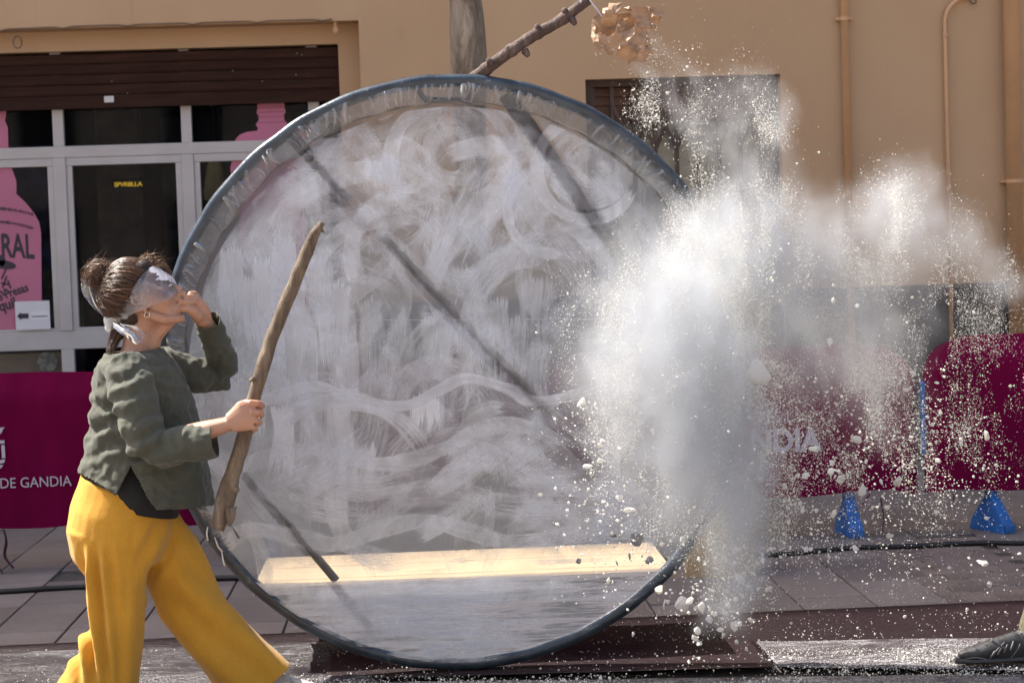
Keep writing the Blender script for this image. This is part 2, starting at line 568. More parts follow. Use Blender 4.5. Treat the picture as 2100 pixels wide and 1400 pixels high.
for i in range(0, len(xs), 2):
    a, b_ = xs[i], xs[i + 1]
    # casement frame round the middle pane
    cf = MB()
    e = 0.055
    y0, y1 = YF + 0.004, YF + 0.045
    lo, hi = zl1, zt0
    cf.box((a, y0, hi - e), (b_, y1, hi)); cf.box((a, y0, lo), (b_, y1, lo + 0.02))
    cf.box((a, y0 + .001, lo + 0.02), (a + e * 0.75, y1, hi - e)); cf.box((b_ - e * 0.75, y0 + .001, lo + 0.02), (b_, y1, hi - e))
    cf.build('casement', M_alu, win, bevel=0.004)
    for (z0, z1) in ((zt1, 2.99), (lo, hi), (0.54, zl0)):
        m = MB(); m.box((a, YF + 0.03, z0), (b_, YF + 0.036, z1)); m.build('pane', M_glass, win)
# beige panel behind the lowest left pane, with its round sticker
M_beige = mat_simple('beige_panel', (0.22, 0.16, 0.095), 0.7, 0.15, 4)
m = MB(); m.box((OX0, YF + 0.05, 0.54), (X(128), YF + 0.06, zl0 - 0.02)); m.build('low_panel', M_beige, win)
M_stick = mat_simple('grey_sticker', (0.12, 0.115, 0.10), 0.6, 0.5, 30)
q = P(97, 742, YF + 0.02)
m = MB(); m.rings([(Vector((q.x, YF + 0.0225, q.z)), Vector((0.07, 0, 0)), Vector((0, 0, 0.07))), (Vector((q.x, YF + 0.0265, q.z)), Vector((0.07, 0, 0)), Vector((0, 0, 0.07)))], 28)
tag(m.build('round_sticker', M_stick), 'round grey sticker on the low beige pane under the pink bottle poster', 'sticker')

# lamps inside the shop
M_led = NT('lamp_white'); e_ = M_led.n('ShaderNodeEmission'); e_.inputs[0].default_value = (0.9, 0.95, 1, 1); e_.inputs[1].default_value = 1.6
M_led = M_led.done(e_.outputs[0])
for i, (px, py) in enumerate([(407, 210.5), (435, 209.5), (471, 207.5), (500, 206.5), (592, 202)]):
    c = P(px, py, YWALL + 1.2)
    r = empty('shop_lamp', c, None, 'lamp', 'square white lamps glowing inside the shop')
    r['label'] = ['small white lamp in the shop window, first from the left in the row of four', 'small white lamp in the shop window, second from the left in the row of four',
                  'small white lamp in the shop window, third from the left in the row of four', 'small white lamp in the shop window, next to the pink bottle neck on its left',
                  'single small white lamp in the shop window, right of the pink bottle neck'][i]
    m = MB(); m.box((c.x - 0.024, c.y, c.z - 0.017), (c.x + 0.024, c.y + 0.02, c.z + 0.017)); m.build('lamp_diffuser', M_led, r, bevel=0.008)
    m = MB(); m.box((c.x - 0.03, c.y + 0.021, c.z - 0.022), (c.x + 0.03, c.y + 0.05, 3.09)); m.build('lamp_body', M_dark, r)

# pale furniture and reflections' counterparts inside the room
m = MB(); m.box((-1.6, YWALL + 1.8, 0.02), (-0.9, YWALL + 2.3, 1.05)); tag(m.build('shop_counter', M_int2, None, bevel=0.01), 'dark counter standing inside the shop behind the right panes', 'counter')
c = P(441, 366, YWALL + 1.6)
M_amb = mat_simple('lampshade_cream', (0.55, 0.47, 0.24), 0.7)
m = MB(); m.tube([(c.x, c.y, c.z + 0.2), (c.x, c.y, c.z + 0.1), (c.x, c.y, c.z - 0.1), (c.x, c.y, c.z - 0.16)], [0.02, 0.055, 0.09, 0.085], 18)
m2 = empty('pendant_lamp', (c.x, c.y, 3.1), 'cream pendant lampshade hanging inside the shop by the ring', 'pendant lamp')
m.build('lamp_shade', M_amb, m2, True)
m = MB(); m.tube([(c.x, c.y, c.z + 0.2), (c.x, c.y, 3.09)], 0.006, 6); m.build('cord', M_dark, m2)

# lettering helper
def text_mesh(s, size, bold=0.0, depth=0.0, spacing=1.0):
    cu = bpy.data.curves.new('t', 'FONT'); cu.body = s; cu.size = size; cu.offset = bold; cu.extrude = depth
    cu.space_character = spacing; cu.align_x = 'LEFT'
    cu.resolution_u = 3
    o = bpy.data.objects.new('t', cu); COL.objects.link(o)
    dg = bpy.context.evaluated_depsgraph_get()
    me = bpy.data.meshes.new_from_object(o.evaluated_get(dg))
    bpy.data.objects.remove(o); bpy.data.curves.remove(cu)
    return me
def letters(name, s, size, at, mat, parent, bold=0.0, sx=1.0, arc=None, spacing=1.0, tilt=0.0, mirror=False):
    me = text_mesh(s, size, bold, 0.0006, spacing)
    at = Vector(at)
    ct, st_ = math.cos(tilt), math.sin(tilt)
    for v in me.vertices:
        x, y, z = v.co
        x *= sx
        if mirror: x = -x
        yy = y + (arc(x) if arc else 0)
        v.co = (at.x + x * ct - yy * st_, at.y - z, at.z + x * st_ + yy * ct)
    me.name = name
    return link(name, me, parent, mat)

# yellow sign glowing in the middle pane
M_yel = NT('yellow_neon'); e_ = M_yel.n('ShaderNodeEmission'); e_.inputs[0].default_value = (1, 0.62, 0.05, 1); e_.inputs[1].default_value = 0.22
M_yel = M_yel.done(e_.outputs[0])
c = P(234, 383, YWALL + 1.4)
ns = empty('neon_sign', c, 'small yellow lettering glowing deep inside the middle shop pane', 'sign')
letters('lettering', 'SPVRBLLA', 0.045, c, M_yel, ns, 0.001, 1.15, spacing=0.9)
m = MB(); m.box((c.x - 0.02, c.y + 0.004, c.z - 0.02), (c.x + 0.24, c.y + 0.02, c.z + 0.06)); m.build('backing_board', M_dark, ns)

# pink bottle posters on the glass
M_pink = mat_simple('poster_pink', (0.50, 0.155, 0.25), 0.55, 0.07, 2.0)
M_ink = mat_simple('poster_ink', (0.035, 0.03, 0.05), 0.6)
YP = YF + 0.024
def bottle(pts, name, label, z0=None):
    # pts: right-hand outline of (px, py) from top to bottom, cx: axis px
    m = MB()
    poly = []
    for px, py in pts:
        v = P(px, py, YP); poly.append((v.x, v.z))
    return poly
right = [(12, 195), (13, 230), (10, 247), (16, 262), (17, 300), (22, 340), (33, 370), (34, 388), (33, 397), (52, 415), (70, 437), (80, 455), (84, 478), (85, 560), (86, 679)]
poly = bottle(right, '', '')
axx = P(-40, 300, YP).x
left = [(2 * axx - x, z) for x, z in reversed(poly)]
bp = empty('bottle_poster', (axx, YP, poly[-1][1]), 'pink bottle poster with RAL lettering on the left shop pane', 'poster')
m = MB(); m.prism(poly + left, YP, YP + 0.004); m.build('bottle_print', M_pink, bp)
def arcf(h, span): return lambda x: h * ((x - span * 0.2) / span) ** 2 * -1
c = P(-118, 527, YP - 0.002)
xe = P(78, 545, YP - 0.002).x
# "RAL" sits at the right half, the word runs on to the left beyond the frame edge
c = P(2, 527, YP - 0.002)
letters('lettering', 'RAL', 0.23, c, M_ink, bp, 0.005, 0.56, lambda x: -0.22 * x * x - 0.02 * x)
c = P(-2, 617, YP - 0.002)
letters('lettering', 'e Fresas', 0.085, c, M_ink, bp, 0.002, 0.78, tilt=0.30)
c = P(0, 638, YP - 0.002)
letters('lettering', 'quil', 0.10, c, M_ink, bp, 0.003, 0.85, tilt=0.22)
m = MB()
random.seed(5)
for row, (py, dy) in enumerate(((428, 12), (455, 14))):
    for q in range(16):
        px = 0 + q * 4.3
        if px > 68: break
        v = P(px, py + dy * (px / 68) ** 1.6, YP - 0.002)
        h = random.uniform(0.006, 0.012)
        m.box((v.x, YP - 0.003, v.z - h), (v.x + random.uniform(0.006, 0.011), YP - 0.002, v.z + h))
m.build('small_print', M_ink, bp).__setitem__('kind', 'stuff')
# sketch under the word: a brimmed hat over loose pen strokes
m = MB()
v = P(10, 543, YP - 0.002)
m.rings([(Vector((v.x, YP - 0.0035, v.z)), Vector((0.075, 0, -0.01)), Vector((0, 0, 0.03))), (Vector((v.x, YP - 0.002, v.z)), Vector((0.075, 0, -0.01)), Vector((0, 0, 0.03)))], 20)
m.rings([(Vector((v.x - 0.02, YP - 0.0035, v.z + 0.03)), Vector((0.025, 0, 0)), Vector((0, 0, 0.04))), (Vector((v.x - 0.02, YP - 0.002, v.z + 0.03)), Vector((0.025, 0, 0)), Vector((0, 0, 0.04)))], 14)
for (a, b_) in (((12, 552), (3, 572)), ((14, 566), (5, 590)), ((2, 580), (20, 584)), ((8, 592), (22, 600)), ((0, 596), (10, 606)), ((16, 575), (22, 592))):
    m.bar(P(*a, YP - 0.002), P(*b_, YP - 0.002), 0.012, 0.001)
m.build('drawing', M_ink, bp)

pts2 = [(527, 192), (528, 222), (526, 232), (531, 238), (530, 248), (524, 256), (529, 262), (528, 268), (505, 271), (491, 277), (483, 286), (480, 300), (476, 330), (472, 345), (474, 355), (484, 362), (492, 380), (492, 679)]
poly = bottle(pts2, '', '')
axx2 = P(556, 232, YP).x
poly = list(reversed([(2 * axx2 - x, z) for x, z in poly]))
left = [(2 * axx2 - x, z) for x, z in reversed(poly)]
bp2 = empty('bottle_poster', (axx2, YP, poly[-1][1]), 'pink bottle poster half hidden behind the top left of the ring', 'poster', None)
m = MB(); m.prism(poly + left, YP, YP + 0.004); m.build('bottle_print', M_pink, bp2)
m = MB()
for py in (222, 231, 241, 252):
    a, b_ = P(529, py, YP - 0.001), P(584, py - 2, YP - 0.001)
    m.bar(a, b_, 0.006, 0.001)
m.build('neck_rings', mat_simple('poster_dark_pink', (0.30, 0.085, 0.15), 0.6), bp2)

# paper sign with an arrow, taped outside
M_paper = mat_simple('sign_paper', (0.72, 0.70, 0.72), 0.8, 0.04, 3)
a, b_ = P(33, 677, YF - 0.012), P(101, 616, YF - 0.012)
ps = empty('paper_sign', (a.x, a.y, a.z), 'white paper sign with a black left arrow taped on the pink poster', 'sign')
m = MB(); m.box((a.x, YF - 0.012, a.z), (b_.x, YF - 0.009, b_.z)); m.build('sheet', M_paper, ps)
m = MB()
c = P(45, 648, YF - 0.0125)
m.prism([(c.x - 0.034, c.z), (c.x - 0.006, c.z + 0.027), (c.x - 0.006, c.z + 0.017), (c.x + 0.045, c.z + 0.017), (c.x + 0.045, c.z - 0.017), (c.x - 0.006, c.z - 0.017), (c.x - 0.006, c.z - 0.027)], YF - 0.0140, YF - 0.0125)
m.build('arrow', M_ink, ps)
c = P(66, 649, YF - 0.0125)
m = MB()
for q in range(11):
    x = c.x + q * 0.0095
    m.box((x, YF - 0.0135, c.z - 0.004), (x + 0.007, YF - 0.0125, c.z + 0.004))
m.build('text_line', M_ink, ps)
m = MB(); m.box((c.x - 0.012, YF - 0.0124, c.z - 0.025), (c.x + 0.115, YF - 0.0121, c.z + 0.034)); m.build('pasted_slip', mat_simple('slip_paper', (0.78, 0.77, 0.79), 0.7, 0.02), ps)

# cable under the lintel with a small lamp at its end
M_cable_t = mat_simple('tan_cable', (0.20, 0.13, 0.08), 0.7)
pts = []
for i in range(40):
    px = -60 + i * 19
    v = P(px, 75 - (px / 690) * 21 + (1.3 if i % 3 else 0), YWALL - 0.006)
    v.z = OZ1 + 0.012 - 0.010 * (i % 7 == 3) - 0.03 * max(0, (-px + 200) / 700)
    pts.append(v)
m = MB(); m.tube(pts, 0.006, 6)
a = P(36, 84, YWALL - 0.006)
m.tube([Vector((a.x + 0.028 * math.cos(t), YWALL - 0.01, a.z - 0.01 + 0.04 * math.sin(t))) for t in np.linspace(0, 2 * math.pi, 18)], 0.006, 6)
tag(m.build('wall_cable', M_cable_t, None, True), 'thin tan cable with a loop strung along the shop opening', 'cable')
c = P(688, 63, YWALL + 0.05)
lm = empty('sensor_lamp', c, 'small tan lamp fixed in the corner above the shutter', 'lamp')
m = MB(); m.ball((c.x, c.y, c.z), (0.022, 0.022, 0.03), 12, 8); m.build('lamp_head', M_pipe, lm, True)
m = MB(); m.tube([(c.x, c.y, c.z + 0.02), (c.x, c.y, OZ1 - 0.0)], 0.012, 8); m.build('stem', M_pipe, lm)

# door with folding lattice gate
dr = empty('lattice_door'); dr.parent = bld; dr.location = (1.85, 0.1, 0)
e = 0.045
m = MB()
m.box((DX0, YWALL + 0.10, 0), (DX0 + e, YWALL + 0.22, DZ1)); m.build('door_frame', M_wood_dk, dr)
m = MB(); m.box((DX1 - 0.10, YWALL + 0.10, 0), (DX1, YWALL + 0.22, DZ1)); m.build('door_frame', M_wood_dk, dr)
m = MB(); m.box((DX0 + e, YWALL + 0.10, DZ1 - e), (DX1 - 0.10, YWALL + 0.22, DZ1)); m.build('door_frame', M_wood_dk, dr)
# boards over the door
for i in range(4):
    z1 = DZ1 - e - 0.002 - i * 0.063
    m = MB(); m.box((DX0 + e, YWALL + 0.18, z1 - 0.060), (DX1 - 0.1, YWALL + 0.20, z1)); m.build('board', M_wood_md, dr, bevel=0.003)
ztop = DZ1 - e - 0.255
m = MB(); m.box((DX0 + e, YWALL + 0.19, 0.0), (DX1 - 0.1, YWALL + 0.197, ztop)); m.build('door_pane', M_glass_door, dr)
m = MB(); m.box((DX0 + e, YWALL + 0.9, 0), (DX1 - 0.1, YWALL + 0.92, 2.6)); m.build('hall_wall', mat_simple('hall_cream', (0.34, 0.33, 0.26), 0.8), dr)
gx0, gx1 = DX0 + e, DX1 - 0.12
nb = 8; stp = (gx1 - gx0) / nb
for i in range(nb + 1):
    x = gx0 + i * stp + (0.012 if i == 0 else 0)
    m = MB(); m.box((x - 0.013, YWALL + 0.115, 0.03), (x + 0.013, YWALL + 0.145, DZ1 - e - 0.003)); m.build('gate_upright', M_grille, dr)
me_br = None
zc0 = P(1300, 262, YWALL + 0.12).z
for i in range(nb):
    for (za, zb) in ((zc0 + 0.16, zc0 - 0.16), (zc0 - 0.16, zc0 + 0.16), (zc0 - 0.62, zc0 - 0.94), (zc0 - 0.94, zc0 - 0.62), (zc0 - 1.4, zc0 - 1.72), (zc0 - 1.72, zc0 - 1.4)):
        xa, xb = gx0 + i * stp, gx0 + (i + 1) * stp
        yk = YWALL + (0.108 if za > zb else 0.150)
        m = MB(); m.bar((xa, yk, za), (xb, yk, zb), 0.024, 0.006); m.build('gate_brace', M_grille, dr)

# pipes on the wall
def pipe(px, py0, py1, r, name, collars, top=None):
    a, b_ = P(px, 0, YWALL - r - 0.015), P(px, 0, YWALL - r - 0.015)
    ya = YWALL - r - 0.012
    x = P(px, py0, ya).x
    pts = [(x, ya, 0.02), (x, ya, top if top else 14.5)]
    e_ = empty(name); e_.parent = bld; e_.location = (x, -r - 0.012, 0.02)
    m = MB(); m.tube(pts, r, 16); m.build('tube', M_pipe, e_, True)
    for zc in collars:
        m = MB()
        m.tube([(x, ya, zc - 0.012), (x, ya, zc + 0.012)], r + 0.006, 16)
        m.box((x - r - 0.03, ya - 0.004, zc - 0.009), (x + r + 0.03, ya + r + 0.012, zc + 0.009))
        m.build('pipe_clip', M_pipe, e_)
    return x, ya
pipe(1731, 0, 0, 0.026, 'drain_pipe', [P(1735, 40, YWALL).z, 1.6])
pipe(2073, 0, 0, 0.055, 'drain_pipe', [P(2078, 372, YWALL).z])
# conduit with its elbow
r = 0.014; ya = YWALL - r - 0.01
x = P(1939, 90, ya).x
z0 = P(1939, 45, ya).z
pts = [(x, ya, 0.02), (x, ya, z0)]
for t in np.linspace(0, math.pi / 2, 8): pts.append((x + 0.16 - 0.16 * math.cos(t), ya, z0 + 0.16 * math.sin(t)))
e_ = empty('conduit'); e_.parent = bld; e_.location = (x, -0.02, 0)
m = MB(); m.tube(pts, r, 12); m.build('tube', M_pipe, e_, True)
for zc in (P(1939, 72, ya).z, P(1950, 388, ya).z):
    m = MB(); m.tube([(x, ya, zc - 0.01), (x, ya, zc + 0.01)], r + 0.005, 12); m.build('pipe_clip', M_pipe, e_)
c = P(1995, 2, ya)
m = MB(); m.tube(catmull([(x + 0.16, ya, z0 + 0.16), (c.x - 0.03, ya, c.z + 0.02), (c.x - 0.01, ya, c.z - 0.012), (c.x + 0.02, ya, c.z - 0.015), (c.x + 0.02, ya, c.z + 0.05)], 20), 0.006, 6); m.build('cable_end', M_cable_t, e_, True)

# ------------------------------------------------------------------ tree trunk between wall and ring
def bark_mat():
    b = NT('bark')
    o = b.obj()
    f = b.noise(b.map(o, (1, 1, 0.3)), 14, 8, 0.65, 0.6)
    patch = b.step(b.noise(b.map(o, (1, 1, 0.45)), 6, 5, 0.6), 0.45, 0.62)
    c = b.ramp(f, [(0.34, (0.055, 0.040, 0.028)), (0.5, (0.19, 0.145, 0.105)), (0.66, (0.40, 0.33, 0.255))])
    c = b.mixc(b.math('MULTIPLY', patch, 0.5), c, (0.34, 0.28, 0.21))
    lich = b.step(b.noise(o, 22, 4, 0.6), 0.6, 0.7)
    c = b.mixc(b.math('MULTIPLY', lich, 0.5), c, (0.13, 0.11, 0.05))
    return b.done(b.pbr(c, 0.9, b.bump(f, 0.9, 0.03)))
M_bark = bark_mat()
YT = 9.3
tb = G(955, 1172); tb.y = YT; tb.x = P(962, 300, YT).x
tree = empty('tree', (tb.x, YT, 0), 'mottled tree trunk rising behind the top of the ring', 'tree')
m = MB()
rs = []
for i in range(40):
    z = i / 39 * 4.1
    px = 962 - 8 * (z - 2.5)
    v = Vector((tb.x - 0.012 * (z - 2.4) + 0.01 * math.sin(z * 3.1), YT, z))
    r_ = 0.098 - 0.006 * z + 0.008 * math.sin(z * 5.3 + 1) + (0.06 * math.exp(-z * 5))
    rs.append((v, Vector((r_, 0, 0)), Vector((0, r_, 0))))
m.rings(rs, 24)
me = m.mesh('trunk', True)
for v in me.vertices:
    nz = noise.fractal(Vector((v.co.x * 9, v.co.y * 9, v.co.z * 2.6)), 0.7, 2.0, 4)
    dv = Vector((v.co.x - tb.x, v.co.y - YT, 0))
    if dv.length > 0: v.co += dv.normalized() * nz * 0.012
link('trunk', me, tree, M_bark)
m = MB()
top = rs[-1][0]
for i in range(5):
    a = i * 1.26 + 0.5
    d_ = Vector((math.cos(a), math.sin(a) * 0.7 - 0.05, 0))
    pts = [top + Vector((0, 0, -0.1)), top + d_ * 0.25 + Vector((0, 0, 0.25)), top + d_ * 0.6 + Vector((0, 0, 0.8)), top + d_ * 0.8 + Vector((0, 0, 1.5))]
    m.tube(catmull(pts, 12), [0.06 - 0.004 * k for k in range(12)], 10)
    for q in range(4):
        b0 = pts[2] + (pts[3] - pts[2]) * (q / 4)
        dd = Vector((random.uniform(-1, 1), random.uniform(-1, 1), random.uniform(0.2, 1))).normalized() * 0.5
        m.tube([b0, b0 + dd * 0.5, b0 + dd], [0.014, 0.01, 0.004], 6)
m.build('crown', M_bark, tree, True)

# ------------------------------------------------------------------ the facade across the square, seen in the shop panes
M_fac = mat_simple('facade_cream', (0.50, 0.46, 0.41), 0.9, 0.08, 0.8)
opp = empty('building', (0, -13, 0), 'cream building across the square, mirrored faintly in the shop panes', 'building')
m = MB()
m.box((-24, -13.6, 0), (24, -13.0, 0.6)); 
for fl in range(4):
    z0 = 0.6 + fl * 2.9
    m.box((-24, -13.6, z0 + 2.0), (24, -13.0, z0 + 2.9))
    for i in range(17):
        x = -24 + i * 3.0
        m.box((x - 0.9 if i else x, -13.6, z0), (x + 0.9 if i < 16 else x, -13.0, z0 + 2.0))
m.build('wall', M_fac, opp)
wm = MB(); wm.box((-0.6, -13.4, -1.0), (0.6, -13.36, 1.0)); me_w = wm.mesh('window'); me_w.materials.append(mat_simple('far_pane', (0.03, 0.035, 0.04), 0.15))
for fl in range(4):
    for i in range(16): share('window', me_w, opp, (-24 + i * 3.0 + 1.5, 0, 0.6 + fl * 2.9 + 1.0))
# ------------------------------------------------------------------ barriers with maroon banners
YB = 9.72
M_blue = mat_simple('barrier_blue', (0.020, 0.125, 0.40), 0.45, 0.12, 5)
def cloth_mat(name, c, tr=0.25, sheen=0.0):
    b = NT(name)
    o = b.obj()
    f = b.step(b.noise(b.map(o, (1.5, 1, 0.5)), 3, 4), 0.3, 0.7)
    cc = b.mixc(f, col3(c, 0.9), col3(c, 1.08))
    w_ = b.n('ShaderNodeTexNoise'); w_.inputs['Scale'].default_value = 260; b.set(w_.inputs['Vector'], o)
    nr = b.bump(w_.outputs[0], 0.15, 0.002)
    p = b.pbr(cc, 0.85, nr, Specular_IOR_Level=0.12)
    t = b.n('ShaderNodeBsdfTranslucent'); b.set(t.inputs[0], cc)
    return b.done(b.mixs(tr, p, t.outputs[0]))
M_maroon = cloth_mat('banner_maroon', (0.20, 0.0012, 0.052), 0.25)
M_lilac = mat_simple('banner_print', (0.55, 0.50, 0.58), 0.7, 0.05)
M_lilac2 = mat_simple('banner_print_faint', (0.55, 0.46, 0.55), 0.7, 0.05)
M_tie = mat_simple('tie_maroon', (0.10, 0.01, 0.045), 0.7)

def barrier_foot(x, y, parent, deg=28):
    m = MB()
    # post
    m.box((x - 0.027, y - 0.024, 0.185), (x + 0.027, y + 0.024, 0.40))
    m.box((x - 0.012, y - 0.027, 0.20), (x + 0.012, y - 0.0235, 0.36))
    # splayed wedge standing across the barrier
    vs = [(x - 0.026, y - 0.022, 0.19), (x + 0.026, y - 0.022, 0.19), (x + 0.026, y + 0.022, 0.19), (x - 0.026, y + 0.022, 0.19),
          (x - 0.035, y - 0.12, 0.055), (x + 0.035, y - 0.12, 0.055), (x + 0.035, y + 0.12, 0.055), (x - 0.035, y + 0.12, 0.055),
          (x - 0.038, y - 0.135, 0.0), (x + 0.038, y - 0.135, 0.0), (x + 0.038, y + 0.135, 0.0), (x - 0.038, y + 0.135, 0.0)]
    fs = [(0, 1, 2, 3), (0, 4, 5, 1), (1, 5, 6, 2), (2, 6, 7, 3), (3, 7, 4, 0), (4, 8, 9, 5), (5, 9, 10, 6), (6, 10, 11, 7), (7, 11, 8, 4), (8, 11, 10, 9)]
    m.add(vs, fs)
    m.box((x - 0.03, y - 0.148, 0.012), (x + 0.03, y - 0.136, 0.045))
    me = m.mesh('foot')
    # turn the foot a little, as in the photograph
    rot = Matrix.Rotation(R(deg), 3, 'Z')
    for v in me.vertices:
        d_ = Vector((v.co.x - x, v.co.y - y, 0)); d_ = rot @ d_
        v.co.x, v.co.y = x + d_.x, y + d_.y
    o = link('foot', me, parent, M_blue)
    b_ = o.modifiers.new('bevel', 'BEVEL'); b_.width = 0.008; b_.segments = 2
    return o

def barrier(x0, x1, y, feet, label, blabel, top=1.02, skew=0.0, ztop0=None, zbot=0.225):
    e_ = empty('crowd_barrier', ((x0 + x1) / 2, y, 0), label, 'barrier', 'blue plastic barriers along the wall')
    m = MB()
    m.box((x0 + 0.14, y - 0.025, 0.80), (x1 - 0.14, y + 0.025, 0.86)); m.build('top_rail', M_blue, e_, bevel=0.01)
    m = MB(); m.box((x0 + 0.05, y - 0.02, 0.26), (x1 - 0.05, y + 0.02, 0.32)); m.build('bottom_rail', M_blue, e_, bevel=0.01)
    for xx in (x0 + 0.14, x1 - 0.14):
        m = MB(); m.box((xx - 0.025, y - 0.022, 0.32), (xx + 0.025, y + 0.022, 0.80)); m.build('post', M_blue, e_, bevel=0.008)
    nb = 9
    for i in range(1, nb):
        xx = x0 + (x1 - x0) * i / nb
        m = MB(); m.box((xx - 0.015, y - 0.015, 0.32), (xx + 0.015, y + 0.015, 0.80)); m.build('bar', M_blue, e_)
    for fx in feet: barrier_foot(fx, y, e_, 6 if 'veiled' in label else 24)
    # banner: a cloth bag pulled over, rounded top corners
    b_ = empty('banner', ((x0 + x1) / 2, y, 0.22), blabel, 'banner', 'maroon cloth banners over the barriers')
    nx, nz = 72, 26
    Wd = x1 - x0
    def surf(sgn, name):
        vs, fs = [], []
        for j in range(nz + 1):
            for i in range(nx + 1):
                s = i / nx
                t = j / nz
                edge = min(s, 1 - s) * Wd
                drop = 0.0
                rc = 0.32
                if edge < rc:
                    q = 1 - edge / rc
                    drop = 0.20 * (1 - math.sqrt(max(0, 1 - q * q)))
                zt = top - drop + 0.008 * math.sin(s * 9 + x0)
                zb = zbot + 0.012 * math.sin(s * 14 + x0 * 3) - 0.02 * (edge < 0.1)
                z = zb + (zt - zb) * t
                x = x0 + 0.0 + s * Wd
                thick = 0.045 * min(1, (1 - t) * 6 + 0.02) * min(1, edge * 12 + 0.05)
                fold = 0.010 * noise.noise(Vector((x * 5.0, sgn * 3, z * 1.2 + x0))) + 0.006 * noise.noise(Vector((x * 14.0, 7, z * 3 + x0)))
                fold += 0.012 * math.exp(-((edge - 0.12) / 0.06) ** 2)
                vs.append((x, y + sgn * (thick + max(-thick * 0.8, fold)), z))
        for j in range(nz):
            for i in range(nx):
                a = j * (nx + 1) + i
                fs.append((a, a + 1, a + nx + 2, a + nx + 1))
        return MB().add(vs, fs).build(name, M_maroon, b_, True)
    surf(-1, 'front_cloth'); surf(1, 'back_cloth')
    return e_, b_

def bx(px): return P(px, 850, YB).x
xl0, xl1 = bx(-372), bx(412)
_, ban1 = barrier(xl0, xl1, YB, [xl0 + 0.3, xl1 - 0.55], 'blue barrier under the banner left behind the woman', 'maroon banner lettered DE GANDIA behind the woman', 1.005)
xm0, xm1 = bx(425), bx(1090)
_, banm = barrier(xm0, xm1, YB, [xm0 + 0.3, xm1 - 0.3], 'blue barrier hidden behind the painted film', 'plain maroon banner seen only through the painted film', 1.0)
xc0, xc1 = bx(1105), bx(1878)
_, ban2 = barrier(xc0, xc1, YB, [xc0 + 0.3, P(1741, 1050, YB).x], 'blue barrier veiled by the powder cloud', 'maroon banner lettered NDIA behind the powder cloud', 1.0)
xr0, xr1 = bx(1888), bx(2680)
_, ban3 = barrier(xr0, xr1, YB - 0.05, [P(2028, 1050, YB).x, xr1 - 0.3], 'blue barrier at the right edge clear of the dense powder', 'plain maroon banner at the right edge with rounded top', 1.04)

yb = YB - 0.062
# a sliver of blue end post shows between the two right banners
m = MB(); m.box((xr0 - 0.014, YB - 0.07, 0.42), (xr0 + 0.008, YB - 0.04, 0.80)); m.build('end_post', M_blue, bpy.data.objects['crowd_barrier.003'], bevel=0.006)
# print on the left banner
c = P(-1, 1001, yb)
letters('lettering', 'DE GANDIA', 0.075, (c.x, yb, c.z), M_lilac, ban1, 0.0, 0.905, tilt=0.0)
m = MB()
def crest(poly):
    m.prism([(P(x, z, yb).x, P(x, z, yb).z) for x, z in poly], yb - 0.001, yb + 0.001)
crest([(-16, 885), (-8, 878), (0, 876.5), (10, 875.5), (6, 880), (4, 886), (0, 890), (-8, 892)])
crest([(-30, 903), (9, 902.5), (9.5, 909), (-30, 910)])
crest([(-22, 913), (-2, 913), (-1, 939), (-22, 939)])
crest([(2.5, 912.5), (9.5, 912), (11, 938.5), (4, 939.5)])
crest([(-30, 944), (0, 943), (10.5, 941), (9, 948), (1, 950), (-30, 951)])
crest([(-20, 954), (7, 952.5), (2, 960), (-20, 962)])
m.build('crest', M_lilac, ban1)
# print on the banner behind the cloud
c = P(1552, 867, yb)
letters('lettering', 'TES L', 0.083, (c.x, yb, c.z), M_lilac2, ban2, 0.0, 1.0)
c = P(1538, 928, yb)
letters('lettering', 'NDIA', 0.165, (c.x, yb, c.z), M_lilac2, ban2, 0.006, 0.92)
def tie(pts, ban):
    m = MB()
    q = catmull([P(x, z, y) for x, z, y in pts], 16)
    m.tube(q, [(0.016, 0.002)] * 16, 6); m.build('tie', M_tie, ban, True)
tie([(8, 1086, YB - .05), (13, 1110, YB - .1), (10, 1140, YB - .12), (27, 1164, YB - .14)], ban1)
tie([(-16, 1086, YB - .05), (-12, 1140, YB - .1), (6, 1176, YB - .12)], ban1)
tie([(1785, 1010, YB - .06), (1772, 1030, YB - .1), (1752, 1048, YB - .12)], ban2)
tie([(1806, 1020, YB - .06), (1812, 1060, YB - .1), (1810, 1090, YB - .12)], ban2)
tie([(1958, 1000, YB - .1), (1957, 1014, YB - .12), (1955, 1026, YB - .12)], ban3)

# black cable across the paving
M_blk = mat_simple('cable_black', (0.012, 0.012, 0.013), 0.5)
pts = []
for i in range(60):
    px = -80 + i * 38.5
    py = 1214.5 - (px) * 0.0475 + 3 * math.sin(i * 0.35) + 1.5 * math.sin(i * 0.9)
    v = G(px, py); v.z = 0.013; pts.append(v)
m = MB(); m.tube(pts, 0.012, 8)
m.tube([p + Vector((0, 0.018 + 0.006 * math.sin(i * .5), 0)) for i, p in enumerate(pts)], 0.009, 8)
tag(m.build('floor_cable', M_blk, None, True), 'black cable pair lying across the paving in front of the banners', 'cable')

